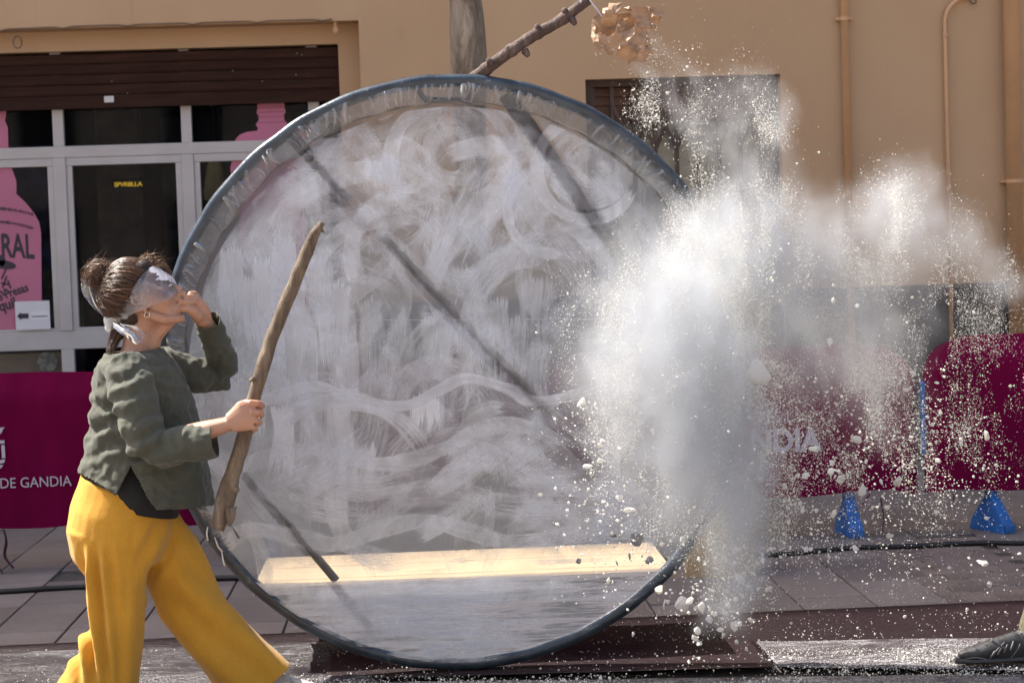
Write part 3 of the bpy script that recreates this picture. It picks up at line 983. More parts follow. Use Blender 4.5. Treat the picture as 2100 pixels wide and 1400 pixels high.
# ------------------------------------------------------------------ plastic sheets on the ground
def sheet_mat(name, c, cover, scale, thr, grit=0.5, white=(0.62, 0.62, 0.64)):
    b = NT(name)
    pos = b.n('ShaderNodeNewGeometry').outputs['Position']
    f = b.noise(b.map(pos, (0.7, 1.6, 1)), scale, 9, 0.72, 0.5)
    film = b.step(f, thr, thr + 0.22)
    gr = b.step(b.noise(pos, 210, 2, 0.5), 0.60 - 0.1 * cover, 0.66)
    gr2 = b.step(b.noise(pos, 90, 3, 0.6), 0.60, 0.70)
    smear = b.step(b.noise(b.map(pos, (1.2, 7, 1), (0, 0, 0.12)), 5, 8, 0.7, 0.8), 0.5, 0.72)
    pw = b.math('MULTIPLY', film, b.math('ADD', b.math('MULTIPLY', gr, grit), b.math('MULTIPLY', smear, 0.45)), clamp=True)
    pw = b.math('ADD', pw, b.math('MULTIPLY', gr2, b.math('MULTIPLY', film, 0.35)), clamp=True)
    pw = b.math('MULTIPLY', pw, cover, clamp=True)
    cc = b.mixc(pw, c, white)
    rough = b.math('ADD', 0.42, b.math('MULTIPLY', pw, 0.55), clamp=True)
    nr = b.bump(b.noise(b.map(pos, (1, 3, 1)), 26, 6, 0.6, 0.6), 0.6, 0.02)
    return b.done(b.pbr(cc, rough, nr, Specular_IOR_Level=0.22))
M_sh_back = sheet_mat('sheet_back', (0.012, 0.006, 0.008), 0.05, 2.0, 0.48)
M_sh_left = sheet_mat('sheet_left', (0.022, 0.018, 0.021), 0.75, 2.4, 0.40, 0.55)
M_sh_dark = sheet_mat('sheet_dark', (0.017, 0.009, 0.011), 0.10, 3.0, 0.5, 0.6)
M_sh_right = sheet_mat('sheet_right', (0.028, 0.020, 0.023), 1.0, 2.2, 0.34, 0.75)
M_sh_front = sheet_mat('sheet_front', (0.026, 0.021, 0.023), 0.85, 2.6, 0.30, 0.9)

def sheet(poly_px, z, mat, label, amp=0.006, fold=0.0, seed=0, nx=90, ny=28):
    a, b_, c, d_ = [G(x, y) for x, y in poly_px]          # back left, back right, front right, front left
    vs, fs = [], []
    for j in range(ny + 1):
        t = j / ny
        for i in range(nx + 1):
            s = i / nx
            p_ = (a * (1 - s) + b_ * s) * (1 - t) + (d_ * (1 - s) + c * s) * t
            wob = 0.016 * noise.noise(Vector((p_.x * 2.5, seed, t * 3)))
            e_ = min(t, 1 - t, s * 3, (1 - s) * 3) * 12
            h = amp * max(-0.3, noise.fractal(Vector((p_.x * 3, p_.y * 8, seed)), 0.8, 2.0, 5)) * min(1, e_)
            rid = 1 - abs(noise.noise(Vector((p_.x * 1.3, p_.y * 7 + 0.6 * math.sin(p_.x * 2 + seed), seed + 4))) * 2)
            h += fold * max(0, rid - 0.55) * min(1, e_)
            vs.append((p_.x, p_.y + wob, z + max(-0.002, h)))
    for j in range(ny):
        for i in range(nx):
            q = j * (nx + 1) + i
            fs.append((q, q + nx + 1, q + nx + 2, q + 1))
    o = MB().add(vs, fs).build('plastic_sheet', mat, None, True)
    so = o.modifiers.new('s', 'SOLIDIFY'); so.thickness = 0.0008; so.offset = 1
    return tag(o, label, 'plastic sheet', 'dark plastic sheets covering the ground')
sheet([(-250, 1336), (2400, 1219), (2420, 1330), (-280, 1400)], 0.004, M_sh_back, 'dark maroon plastic strip at the back with its straight edge on the paving', 0.004, 0.012, 1)
sheet([(-280, 1352), (760, 1318), (800, 1500), (-300, 1520)], 0.012, M_sh_left, 'crinkled grey dusty sheet under the woman at the left', 0.014, 0.034, 2)
sheet([(-300, 1420), (2500, 1385), (2600, 1640), (-400, 1660)], 0.016, M_sh_front, 'speckled dusty sheet in the very front under the ring', 0.0025, 0.003, 3)
sheet([(676, 1346), (1544, 1324), (1592, 1378), (668, 1404)], 0.0205, M_sh_dark, 'clean dark maroon sheet under the foot of the ring', 0.0015, 0.002, 4)
sheet([(1551, 1325), (2420, 1312), (2500, 1392), (1596, 1377)], 0.0195, M_sh_right, 'sheet thick with white powder by the dark shoe', 0.004, 0.012, 5)

# ------------------------------------------------------------------ wooden things behind the film
def ply_mat(name, c):
    b = NT(name)
    o = b.obj()
    gr = b.noise(b.map(o, (1.5, 14, 14)), 4, 6, 0.6, 0.4)
    cc = b.ramp(gr, [(0.3, col3(c, 0.78)), (0.5, c), (0.7, col3(c, 1.15))])
    return b.done(b.pbr(cc, 0.6, b.bump(gr, 0.15, 0.003)))
M_ply = ply_mat('plywood', (0.47, 0.36, 0.235))
M_ochre = ply_mat('ochre_wood', (0.42, 0.26, 0.10))
pf = empty('wooden_platform', (0.3, 7.4, 0), 'low pale plywood platform behind the lower film', 'platform')
zt = 0.33
a = P(519, 1190, 7.08); b_ = P(1380, 1168, 7.08)
x0, x1 = a.x, b_.x
for i in range(5):
    ya = 7.06 + i * 0.136
    m = MB(); m.box((x0, ya, zt - 0.03), (x1, ya + 0.1352, zt + 0.001 * (i % 2))); m.build('plank', M_ply, pf, bevel=0.003)
xx = P(930, 1200, 7.3).x
M_shaded_front = ply_mat('brown_board', (0.20, 0.135, 0.095))  # added board; the platform front's shade is put into its brown
m = MB(); m.prism([(P(x, y, 7.12).x, P(x, y, 7.12).z) for x, y in ((556, 1199), (1318, 1177), (1225, 1270), (1130, 1325), (1000, 1352), (860, 1356), (740, 1334), (640, 1284))], 7.10, 7.125); m.build('shaded_front', M_shaded_front, pf)
m = MB(); m.box((xx - 0.22, 7.25, 0.03), (xx + 0.22, 7.65, zt - 0.031)); m.build('support_block', M_ochre, pf, bevel=0.004)
cr = empty('wooden_crate', (P(1500, 1180, 8.66).x, 8.75, 0), 'ochre wooden crate half veiled by powder beside the ring', 'crate')
cx0, cx1 = P(1405, 1100, 8.66).x, P(1549, 1100, 8.66).x
for i in range(3):
    m = MB(); m.box((cx0, 8.66, 0.0 + i * 0.142), (cx1, 8.68, 0.139 + i * 0.142)); m.build('board', M_ochre, cr, bevel=0.003)
    m = MB(); m.box((cx1 - 0.02, 8.681, 0.0 + i * 0.142), (cx1, 8.96, 0.139 + i * 0.142)); m.build('board', M_ochre, cr)
m = MB(); m.box((cx0, 8.66, 0.424), (cx1, 8.96, 0.44)); m.build('lid', M_ochre, cr)
# ------------------------------------------------------------------ the ring with its painted film
YR = 6.9
CR = P(935, 767, YR)
PX = 1.0 / (P(936, 767, YR) - CR).length            # photo pixels per metre at the ring
RO = 612 / PX
RTUBE = 0.0245
RC = RO - RTUBE
RIN = 552 / PX
def tube_mat():
    b = NT('ring_steel')
    o = b.obj()
    f = b.noise(b.map(o, (1, 1, 1)), 9, 6, 0.6)
    c = b.mixc(b.step(f, 0.35, 0.7), (0.022, 0.032, 0.046), (0.050, 0.072, 0.098))
    pw = b.step(b.noise(o, 34, 6, 0.7), 0.60, 0.72)
    c = b.mixc(b.math('MULTIPLY', pw, 0.35), c, (0.45, 0.46, 0.5))
    return b.done(b.pbr(c, b.math('ADD', 0.28, b.math('MULTIPLY', pw, 0.3)), b.bump(b.noise(o, 60, 4, 0.6), 0.25, 0.006)))
M_tube = tube_mat()
M_shade_bar = mat_simple('shade_bar_dark', (0.055, 0.042, 0.036), 0.8, 0.25, 6)  # shadow darkness put into the colour of the bars behind the film
ring = empty('painted_ring', (CR.x, YR, 0.0), 'large upright steel ring covered with clear film and brushed white paint', 'hoop')
m = MB()
N = 260
pts = []
for i in range(N):
    a = 2 * math.pi * i / N
    rr = RC + 0.0012 * math.sin(a * 31) + 0.0016 * noise.noise(Vector((math.cos(a) * 9, math.sin(a) * 9, 2)))
    pts.append(Vector((CR.x + rr * math.cos(a), YR, CR.z + rr * math.sin(a))))
m.tube(pts, [RTUBE * (1 + 0.05 * noise.noise(Vector((math.cos(i / N * 6.283) * 14, math.sin(i / N * 6.283) * 14, 0)))) for i in range(N)], 14, closed=True, side=(0, 1, 0))
m.build('ring_tube', M_tube, ring, True)
# film wound round the tube: thin uneven sleeves
def film_mat(name, haze, hz_noise, rough=0.12, gloss=0.55, tint=(0.93, 0.95, 0.97), hazec=(0.62, 0.62, 0.66), sc=5.0, streak=False):
    b = NT(name)
    o = b.obj()
    fr = b.n('ShaderNodeFresnel'); fr.inputs['IOR'].default_value = 1.5
    nr = b.bump(b.noise(o, 38, 5, 0.6, 0.8), 0.35, 0.006)
    tr = b.n('ShaderNodeBsdfTransparent'); tr.inputs[0].default_value = tint + (1,)
    df = b.n('ShaderNodeBsdfDiffuse'); df.inputs[0].default_value = hazec + (1,)
    tl = b.n('ShaderNodeBsdfTranslucent'); tl.inputs[0].default_value = hazec + (1,)
    gl = b.n('ShaderNodeBsdfGlossy'); gl.inputs['Roughness'].default_value = rough; b.set(gl.inputs['Normal'], nr)
    hz = b.mixs(0.5, df.outputs[0], tl.outputs[0])
    f = b.step(b.noise(o, sc, 8, 0.65, 0.7), 0.35, 0.72)
    amt = b.math('ADD', haze, b.math('MULTIPLY', f, hz_noise), clamp=True)
    s = b.mixs(amt, tr.outputs[0], hz)
    return b.done(b.mixs(b.math('MULTIPLY', fr.outputs[0], gloss, clamp=True), s, gl.outputs[0]))
SHADE_BANDS = (((784, 484), (1137, 857), 11), ((1062, 225), (1288, 556), 17), ((575, 1052), (682, 1180), 6), ((620, 310), (712, 408), 8))
def shade_band_mask(b, o):
    # coat thinned along straight lines to paint shadow bands across the film
    xyz = b.n('ShaderNodeSeparateXYZ'); b.set(xyz.inputs[0], o)
    best = None
    nz_ = b.noise(o, 14, 4, 0.6)
    for a, c, w in SHADE_BANDS:
        A, C_ = P(a[0], a[1], YR), P(c[0], c[1], YR)
        d = Vector((C_.x - A.x, C_.z - A.z)); L = d.length; d /= L
        dx = b.math('SUBTRACT', xyz.outputs[0], A.x); dz = b.math('SUBTRACT', xyz.outputs[2], A.z)
        al = b.math('ADD', b.math('MULTIPLY', dx, d.x), b.math('MULTIPLY', dz, d.y))
        ac = b.math('ABSOLUTE', b.math('ADD', b.math('MULTIPLY', dx, -d.y), b.math('MULTIPLY', dz, d.x)))
        ac = b.math('ADD', ac, b.math('MULTIPLY_ADD', nz_, 0.034, -0.017))
        on = b.math('SUBTRACT', 1.0, b.step(ac, w / PX * 0.4, w / PX * 1.5))
        on = b.math('MULTIPLY', on, b.math('MULTIPLY', b.step(al, -0.02, 0.05), b.math('SUBTRACT', 1.0, b.step(al, L - 0.06, L + 0.02))))
        best = on if best is None else b.math('MAXIMUM', best, on)
    return best
def washed_film():
    b = NT('washed_film')
    o = b.obj()
    fr = b.n('ShaderNodeFresnel'); fr.inputs['IOR'].default_value = 1.5
    tr = b.n('ShaderNodeBsdfTransparent'); tr.inputs[0].default_value = (0.93, 0.94, 0.95, 1)
    hc = (0.205, 0.223, 0.257)
    df = b.n('ShaderNodeBsdfDiffuse'); df.inputs[0].default_value = hc + (1,)
    tl = b.n('ShaderNodeBsdfTranslucent'); tl.inputs[0].default_value = hc + (1,)
    gl = b.n('ShaderNodeBsdfGlossy'); gl.inputs['Roughness'].default_value = 0.3
    hz = b.mixs(0.45, df.outputs[0], tl.outputs[0])
    df2 = b.n('ShaderNodeBsdfDiffuse'); df2.inputs[0].default_value = (0.42, 0.42, 0.475, 1)
    tl2 = b.n('ShaderNodeBsdfTranslucent'); tl2.inputs[0].default_value = (0.42, 0.42, 0.475, 1)
    hz2 = b.mixs(0.4, df2.outputs[0], tl2.outputs[0])
    # wiped on wash: cloudy patches, thin towards the top, none along the clear strip above the seam
    z = b.n('ShaderNodeSeparateXYZ'); b.set(z.inputs[0], o)
    zz = z.outputs[2]
    f = b.step(b.noise(o, 2.6, 5, 0.55, 1.4), 0.32, 0.68)
    f2 = b.noise(b.map(o, (1, 1, 0.5)), 9, 6, 0.65, 1.0)
    brush = b.step(b.noise(b.map(o, (5, 1, 0.8), (0, 0.5, 0)), 16, 4, 0.6), 0.35, 0.65)
    top = b.step(zz, CR.z + 0.30, CR.z + 0.85)
    strip = b.math('MULTIPLY', b.step(zz, ZSEAM - 0.005, ZSEAM + 0.003), b.math('SUBTRACT', 1.0, b.step(zz, ZSEAM + 0.03, ZSEAM + 0.13)))
    amt = b.math('ADD', 0.44, b.math('ADD', b.math('MULTIPLY', f, 0.22), b.math('ADD', b.math('MULTIPLY', f2, 0.24), b.math('MULTIPLY', brush, 0.04))))
    amt = b.math('SUBTRACT', amt, b.math('MULTIPLY', top, 0.20))
    amt = b.math('MULTIPLY', amt, b.math('SUBTRACT', 1.0, b.math('MULTIPLY', strip, 0.62)), clamp=True)
    # heavier coat down the left side and over the whole panel below the seam
    lft = b.math('SUBTRACT', 1.0, b.step(z.outputs[0], CR.x - 0.80, CR.x - 0.25))
    amt = b.math('ADD', amt, b.math('MULTIPLY', lft, 0.22), clamp=True)
    amt = b.math('MULTIPLY', amt, b.math('SUBTRACT', 1.0, b.math('MULTIPLY', shade_band_mask(b, o), 0.55)))
    below = b.math('SUBTRACT', 1.0, b.step(zz, ZSEAM - 0.006, ZSEAM))
    dry_ = b.step(b.math('ADD', b.math('MULTIPLY', b.noise(b.map(o, (0.8, 1, 12), (0, 0.06, 0)), 5.0, 8, 0.72, 0.4), 0.65), b.math('MULTIPLY', b.noise(o, 3.0, 4, 0.6, 0.6), 0.35)), 0.44, 0.53)
    amt = b.math('MAXIMUM', amt, b.math('MULTIPLY', below, b.math('MULTIPLY_ADD', dry_, 0.62, 0.24)))
    s = b.mixs(amt, tr.outputs[0], b.mixs(b.math('MULTIPLY', below, dry_), hz, hz2))
    return b.done(b.mixs(b.math('MULTIPLY', fr.outputs[0], 0.4, clamp=True), s, gl.outputs[0]))
ZSEAM = P(935, 1180, YR).z
M_film = washed_film()
def pleat_mat():
    b = NT('pleated_film')
    o = b.obj()
    fo = b.n('ShaderNodeAttribute', attribute_name='fold').outputs['Fac']
    fr = b.n('ShaderNodeFresnel'); fr.inputs['IOR'].default_value = 1.5
    tr = b.n('ShaderNodeBsdfTransparent'); tr.inputs[0].default_value = (0.90, 0.93, 0.95, 1)
    df = b.n('ShaderNodeBsdfDiffuse'); df.inputs[0].default_value = (0.66, 0.68, 0.71, 1)
    tl = b.n('ShaderNodeBsdfTranslucent'); tl.inputs[0].default_value = (0.80, 0.82, 0.85, 1)
    gl = b.n('ShaderNodeBsdfGlossy'); gl.inputs['Roughness'].default_value = 0.08
    b.set(gl.inputs['Normal'], b.bump(b.noise(o, 30, 4, 0.6, 0.8), 0.3, 0.006))
    # creases turn milky where folded; white haze also paints in glints and sheen patches
    n_ = b.noise(o, 9, 4, 0.6)
    cre = b.math('MULTIPLY', b.step(fo, 0.12, 0.75), b.step(n_, 0.25, 0.5))
    big = b.step(b.noise(o, 7, 4, 0.6, 0.8), 0.42, 0.66)
    amt = b.math('ADD', b.math('ADD', 0.10, b.math('MULTIPLY', big, 0.34)), b.math('MULTIPLY', cre, 0.60), clamp=True)
    s = b.mixs(amt, tr.outputs[0], b.mixs(0.6, df.outputs[0], tl.outputs[0]))
    return b.done(b.mixs(b.math('MULTIPLY', fr.outputs[0], 1.3, clamp=True), s, gl.outputs[0]))
M_pleat = pleat_mat()

# stretched film
m = MB()
na, nr_ = 220, 36
vs = [(CR.x, YR - 0.012, CR.z)]
fs = []
for j in range(1, nr_ + 1):
    r = (RC - 0.004) * j / nr_
    for i in range(na):
        a = 2 * math.pi * i / na
        x, z = CR.x + r * math.cos(a), CR.z + r * math.sin(a)
        w_ = 0.004 * noise.fractal(Vector((x * 2.2, z * 2.2, 3)), 0.8, 2.0, 4)
        vs.append((x, YR - 0.012 + w_ * (1 - (j / nr_) ** 6), z))
fs += [(0, 1 + i, 1 + (i + 1) % na) for i in range(na)]
for j in range(1, nr_):
    for i in range(na):
        a, b_ = 1 + (j - 1) * na + i, 1 + (j - 1) * na + (i + 1) % na
        fs.append((a, a + na, b_ + na, b_))
m.add(vs, fs); film = m.build('film', M_film, ring, True)

# pleated rim of the film: radial gathers, real folds
na, nr_ = 3000, 9
AA = np.linspace(0, 2 * math.pi, na, endpoint=False)
TT = np.linspace(0, 1, nr_ + 1)
def n3(a, k, q=0.0): return noise.noise(Vector((math.cos(a) * k, math.sin(a) * k, k + q)))
HH = np.zeros((nr_ + 1, na)); FO = np.zeros((nr_ + 1, na))
rc = random.Random(6)
for q in range(520):
    a0 = rc.uniform(-0.75, math.pi + 0.75)
    cl = 0.5 + 0.5 * n3(a0, 4, 2)
    if rc.random() > 0.35 + 0.9 * cl: continue
    lean = rc.gauss(-0.018, 0.022); bend = rc.gauss(0, 0.012)
    t0 = rc.choice((0.0, 0.0, rc.uniform(0, 0.6))); t1 = rc.choice((1.0, 1.0, rc.uniform(t0 + 0.2, 1.2)))
    w_ = rc.uniform(0.0012, 0.0035) * rc.choice((1, 1, 2.2)); s_ = rc.uniform(0.25, 1.0) ** 1.5
    ac = a0 + lean * TT + bend * np.sin(TT * 3.1)
    d_ = (AA[None, :] - ac[:, None] + math.pi) % (2 * math.pi) - math.pi
    on = np.clip((TT - t0) * 7 + 0.2, 0, 1) * np.clip((t1 - TT) * 7, 0, 1)
    wt = w_ * (0.5 + 0.8 * TT)
    g_ = np.exp(-(d_ / wt[:, None]) ** 2) * on[:, None]
    FO = np.maximum(FO, g_ * s_)
    HH = np.maximum(HH, np.maximum(0, 1 - np.abs(d_) / (wt[:, None] * 4)) * on[:, None] * (0.004 + 0.010 * s_) * (0.3 + 0.7 * TT[:, None]))
vs, fs, fo = [], [], []
for j in range(nr_ + 1):
    t = j / nr_
    for i in range(na):
        a = AA[i]
        low = max(0, min(1, (math.sin(a) + 0.62) * 4))      # the gathers run out near the bottom
        r0 = RIN + (RC - 0.016 - RIN) * (1 - low) + 0.006 * n3(a, 20)
        r = r0 + (RC - 0.006 - r0) * t
        h = HH[j, i] + 0.006 * n3(a, 14, t) * t
        vs.append((CR.x + r * math.cos(a), YR - 0.018 - max(-0.002, h) * low, CR.z + r * math.sin(a)))
        fo.append(low * FO[j, i])
for j in range(nr_):
    for i in range(na):
        a, b_ = j * na + i, j * na + (i + 1) % na
        fs.append((a, a + na, b_ + na, b_))
o = MB().add(vs, fs).build('pleated_rim', M_pleat, ring, True)
fa = o.data.attributes.new('fold', 'FLOAT', 'POINT'); fa.data.foreach_set('value', fo)
# bead of tape along the inner edge, broken
M_bead = mat_simple('edge_tape', (0.12, 0.10, 0.085), 0.6, 0.4, 20)
m = MB()
na = 420
vs, fs = [], []
for i in range(na):
    a = R(8) + (R(215) - R(8)) * i / (na - 1)
    rr = RIN + 0.003 * math.sin(a * 37) + 0.004 * noise.noise(Vector((a * 9, 1, 0)))
    wd = max(0.0006, 0.0022 + 0.0045 * noise.noise(Vector((a * 14, 0, 0))))
    for sg in (-1, 1):
        vs.append((CR.x + (rr + sg * wd) * math.cos(a), YR - 0.0335 - 0.002 * noise.noise(Vector((a * 30, 2, 0))), CR.z + (rr + sg * wd) * math.sin(a)))
for i in range(na - 1): fs.append((2 * i, 2 * i + 1, 2 * i + 3, 2 * i + 2))
m.add(vs, fs)
so = m.build('edge_tape', M_bead, ring).modifiers.new('s', 'SOLIDIFY'); so.thickness = 0.001
# fold line across the film
m = MB(); m.tube([P(x, 657 - (x - 560) * 0.004, YR - 0.018) for x in range(430, 1330, 30)], [(0.0008, 0.0012)] * 30, 5)
m.build('film_seam', mat_simple('film_fold', (0.42, 0.42, 0.45), 0.5), ring)

# dark bars added to stand in for shadow bands on the film; leg brackets
def chord(pa, pb, y): return P(pa[0], pa[1], y), P(pb[0], pb[1], y)
for pa, pb, wd in (((596, 284), (716, 411), 20), ((784, 484), (1137, 857), 21), ((1037, 192), (1292, 562), 34), ((455, 910), (690, 1190), 16)):
    a, b_ = chord(pa, pb, YR + 0.035)
    m = MB(); m.bar(a, b_, wd / PX, 0.022); m.build('shade_bar', M_shade_bar, ring, bevel=0.003)
m = MB()
def U(p0, p1, p2, p3, r):
    m.tube([P(*p0, YR + 0.01), P(*p1, YR - 0.005), P(*p2, YR - 0.005), P(*p3, YR + 0.01)], r, 10)
U((850, 175), (872, 205), (958, 207), (974, 175), 0.012)
m.build('leg_bracket', M_tube, ring, True)
m = MB(); U((590, 262), (612, 285), (636, 314), (640, 318), 0.013); m.build('leg_bracket', M_tube, ring, True)

# brush strokes of white paint: thin ribbons that follow each stroke
def paint_mat():
    b = NT('brushed_paint')
    uv = b.n('ShaderNodeUVMap', uv_map='uv').outputs[0]
    at = b.n('ShaderNodeAttribute', attribute_name='stroke')
    sep = b.n('ShaderNodeSeparateColor'); b.set(sep.inputs[0], at.outputs['Color'])
    seed, op, un = sep.outputs[0], sep.outputs[1], sep.outputs[2]
    Ln = at.outputs['Alpha']
    xyz = b.n('ShaderNodeSeparateXYZ'); b.set(xyz.inputs[0], uv)
    u, v = xyz.outputs[0], xyz.outputs[1]                # metres along, 0..1 across
    sv = b.math('MULTIPLY', seed, 57.0)
    def vec(ku, kv):
        c = b.n('ShaderNodeCombineXYZ')
        b.set(c.inputs[0], b.math('MULTIPLY', u, ku)); b.set(c.inputs[1], b.math('ADD', b.math('MULTIPLY', v, kv), sv)); b.set(c.inputs[2], sv)
        return c.outputs[0]
    bris = b.noise(vec(4.0, 12.0), 1.0, 5, 0.72)
    bris2 = b.noise(vec(9.0, 30.0), 1.0, 3, 0.6)
    blot = b.noise(vec(9.0, 2.5), 1.0, 4, 0.6)
    edge = b.math('ABSOLUTE', b.math('SUBTRACT', b.math('MULTIPLY', v, 2.0), 1.0))
    e_in = b.math('SUBTRACT', 1.0, b.step(b.math('ADD', edge, b.math('MULTIPLY_ADD', bris, 0.9, -0.5)), 0.70, 0.98))
    # the brush runs dry along the stroke
    dry = b.math('MULTIPLY', b.math('POWER', un, 2.0), 0.18)
    mix = b.math('ADD', b.math('ADD', b.math('MULTIPLY', bris, 0.55), b.math('MULTIPLY', bris2, 0.25)), b.math('MULTIPLY', blot, 0.35))
    lvl = b.math('SUBTRACT', b.math('ADD', mix, b.math('MULTIPLY', op, 0.30)), dry)
    thin = b.math('MULTIPLY', b.step(lvl, 0.54, 0.76), b.math('MULTIPLY_ADD', op, 0.62, 0.22))
    solid = b.math('MULTIPLY', b.step(lvl, 0.70, 0.76), b.math('MULTIPLY', op, 0.9))
    a = b.math('MAXIMUM', thin, solid)
    left_ = b.math('SUBTRACT', Ln, u)
    rag = b.math('MULTIPLY_ADD', bris, 2.2, -1.25)
    e0 = b.step(b.math('ADD', b.math('MULTIPLY', u, 16.0), rag), 0.0, 0.45)
    e1 = b.step(b.math('ADD', b.math('MULTIPLY', left_, 9.0), rag), 0.0, 0.6)
    ends = b.math('MULTIPLY', e0, e1)
    o = b.obj()
    # whole patches were wiped thin again with a rag
    wipe = b.step(b.noise(o, 3.4, 5, 0.6, 1.6), 0.36, 0.62)
    wipe2 = b.step(b.noise(b.map(o, (1, 1, 0.35), (0, R(28), 0)), 11, 4, 0.6, 0.5), 0.30, 0.62)
    keep = b.math('MULTIPLY', b.math('MULTIPLY_ADD', wipe, 0.55, 0.45), b.math('MULTIPLY_ADD', wipe2, 0.38, 0.62))
    keep = b.math('MAXIMUM', keep, b.step(op, 0.82, 0.95))
    keep = b.math('MULTIPLY', keep, b.math('SUBTRACT', 1.0, b.math('MULTIPLY', shade_band_mask(b, o), 0.60)))
    a = b.math('MULTIPLY', b.math('MULTIPLY', b.math('MULTIPLY', a, e_in), ends), keep, clamp=True)
    tr = b.n('ShaderNodeBsdfTransparent')
    df = b.n('ShaderNodeBsdfDiffuse'); df.inputs[0].default_value = (0.84, 0.87, 0.93, 1)
    tl = b.n('ShaderNodeBsdfTranslucent'); tl.inputs[0].default_value = (0.84, 0.87, 0.93, 1)
    b.set(df.inputs['Normal'], b.bump(bris, 0.4, 0.004))
    return b.done(b.mixs(a, tr.outputs[0], b.mixs(0.42, df.outputs[0], tl.outputs[0])))
M_paint = paint_mat()
strokes = []
def st(pts, w, op): strokes.append((pts, w, op))
def loop(cx, cy, rx, ry, turns, w, op, a0=0.0, shrink=0.6, rot=0.0):
    n = int(14 * turns)
    pts = []
    for i in range(n + 1):
        t = i / n; a = a0 + t * turns * 2 * math.pi
        s = 1 - shrink * t
        x, y = rx * s * math.cos(a), ry * s * math.sin(a)
        pts.append((cx + x * math.cos(rot) - y * math.sin(rot), cy + x * math.sin(rot) + y * math.cos(rot)))
    st(pts, w, op)
rp = random.Random(23)
# broad thin washes all over, direction drifting from place to place
for i in range(165):
    a = rp.uniform(0, 2 * math.pi); r = 560 * math.sqrt(rp.random())
    x, y = 935 + r * math.cos(a), 767 + r * math.sin(a)
    if y > 1150: continue
    th = math.pi / 2 + 1.5 * noise.noise(Vector((x / 260, y / 260, 0.3))) * 2 + rp.uniform(-.3, .3)
    L = rp.uniform(110, 340); k = rp.uniform(-0.008, 0.008)
    pts = []
    for q in range(9):
        s = (q / 8 - 0.5) * L
        pts.append((x + s * math.cos(th + k * s), y + s * math.sin(th + k * s)))
    st(pts, rp.choice((rp.uniform(22, 50), rp.uniform(50, 105))), rp.choice((rp.uniform(0.15, 0.4), rp.uniform(0.3, 0.75))))
# upper left arcs
st([(470, 520), (530, 430), (620, 370), (740, 350), (850, 400)], 75, 0.45)
st([(500, 560), (560, 450), (660, 390), (760, 400)], 60, 0.4)
st([(560, 400), (620, 365), (690, 385), (740, 430)], 46, 0.6)
st([(640, 330), (760, 285), (860, 265)], 70, 0.5)
st([(620, 480), (740, 440), (860, 400), (900, 390)], 60, 0.55)
st([(640, 560), (760, 470), (830, 400)], 60, 0.5)
st([(700, 620), (780, 560), (850, 480)], 50, 0.5)
# opaque dabs
st([(780, 318), (790, 350), (800, 398)], 84, 1.0)
st([(600, 425), (598, 470), (596, 515)], 80, 0.85)
st([(500, 500), (520, 540), (535, 560)], 70, 0.9)
# swirls
loop(935, 305, 105, 95, 1.8, 46, 0.5, 2.4, 0.55)
loop(925, 310, 50, 60, 1.2, 40, 0.55, 0.4, 0.3)
loop(1205, 340, 88, 95, 2.2, 48, 0.75, 3.6, 0.72)
loop(1125, 415, 62, 82, 1.8, 40, 0.5, 1.2, 0.6, 0.2)
loop(935, 520, 85, 70, 1.3, 44, 0.5, 0.8, 0.35, 0.5)
loop(840, 520, 70, 85, 1.2, 50, 0.5, 3.0, 0.3)
loop(1010, 470, 60, 70, 1.1, 48, 0.45, 4.0, 0.3)
loop(1140, 560, 70, 90, 1.3, 46, 0.4, 2.0, 0.4)
# long diagonals
st([(870, 600), (920, 500), (1000, 340), (1030, 300)], 62, 0.6)
st([(1010, 300), (1090, 420), (1190, 560), (1260, 640)], 66, 0.6)
st([(1040, 260), (1130, 330), (1230, 480), (1330, 620)], 60, 0.5)
st([(770, 470), (850, 560), (930, 660), (1000, 740)], 56, 0.55)
st([(1170, 300), (1290, 430), (1380, 560)], 70, 0.6)
st([(1120, 700), (1200, 600), (1290, 520)], 66, 0.5)
st([(950, 720), (980, 600), (1010, 520)], 60, 0.5)
# vertical drags left and middle
for x, y0, y1, op in ((545, 520, 800, 0.95), (600, 560, 870, 0.9), (660, 520, 760, 0.6), (520, 620, 860, 0.8), (700, 620, 900, 0.65), (640, 780, 1000, 0.75), (575, 820, 990, 0.95), (760, 600, 820, 0.55),
                      (690, 820, 980, 0.8), (820, 640, 880, 0.5), (868, 800, 900, 1.0), (900, 640, 900, 0.55), (960, 660, 860, 0.45), (1010, 600, 820, 0.6), (1060, 640, 830, 0.5), (455, 760, 900, 0.8), (470, 560, 720, 0.7), (1100, 560, 760, 0.5), (745, 900, 1010, 0.7), (990, 860, 1000, 0.55)):
    st([(x + rp.uniform(-8, 8), y0), (x + rp.uniform(-8, 8), (y0 + y1) / 2), (x + rp.uniform(-8, 8), y1)], rp.uniform(56, 84), op)
for i in range(20):
    x = rp.uniform(470, 720); y = rp.uniform(520, 900); L = rp.uniform(90, 200)
    if math.hypot(x - 935, y - 767) > 520: continue
    st([(x + rp.uniform(-10, 10), y - L / 2), (x, y), (x + rp.uniform(-10, 10), y + L / 2)], rp.uniform(30, 80), rp.uniform(0.75, 0.95))
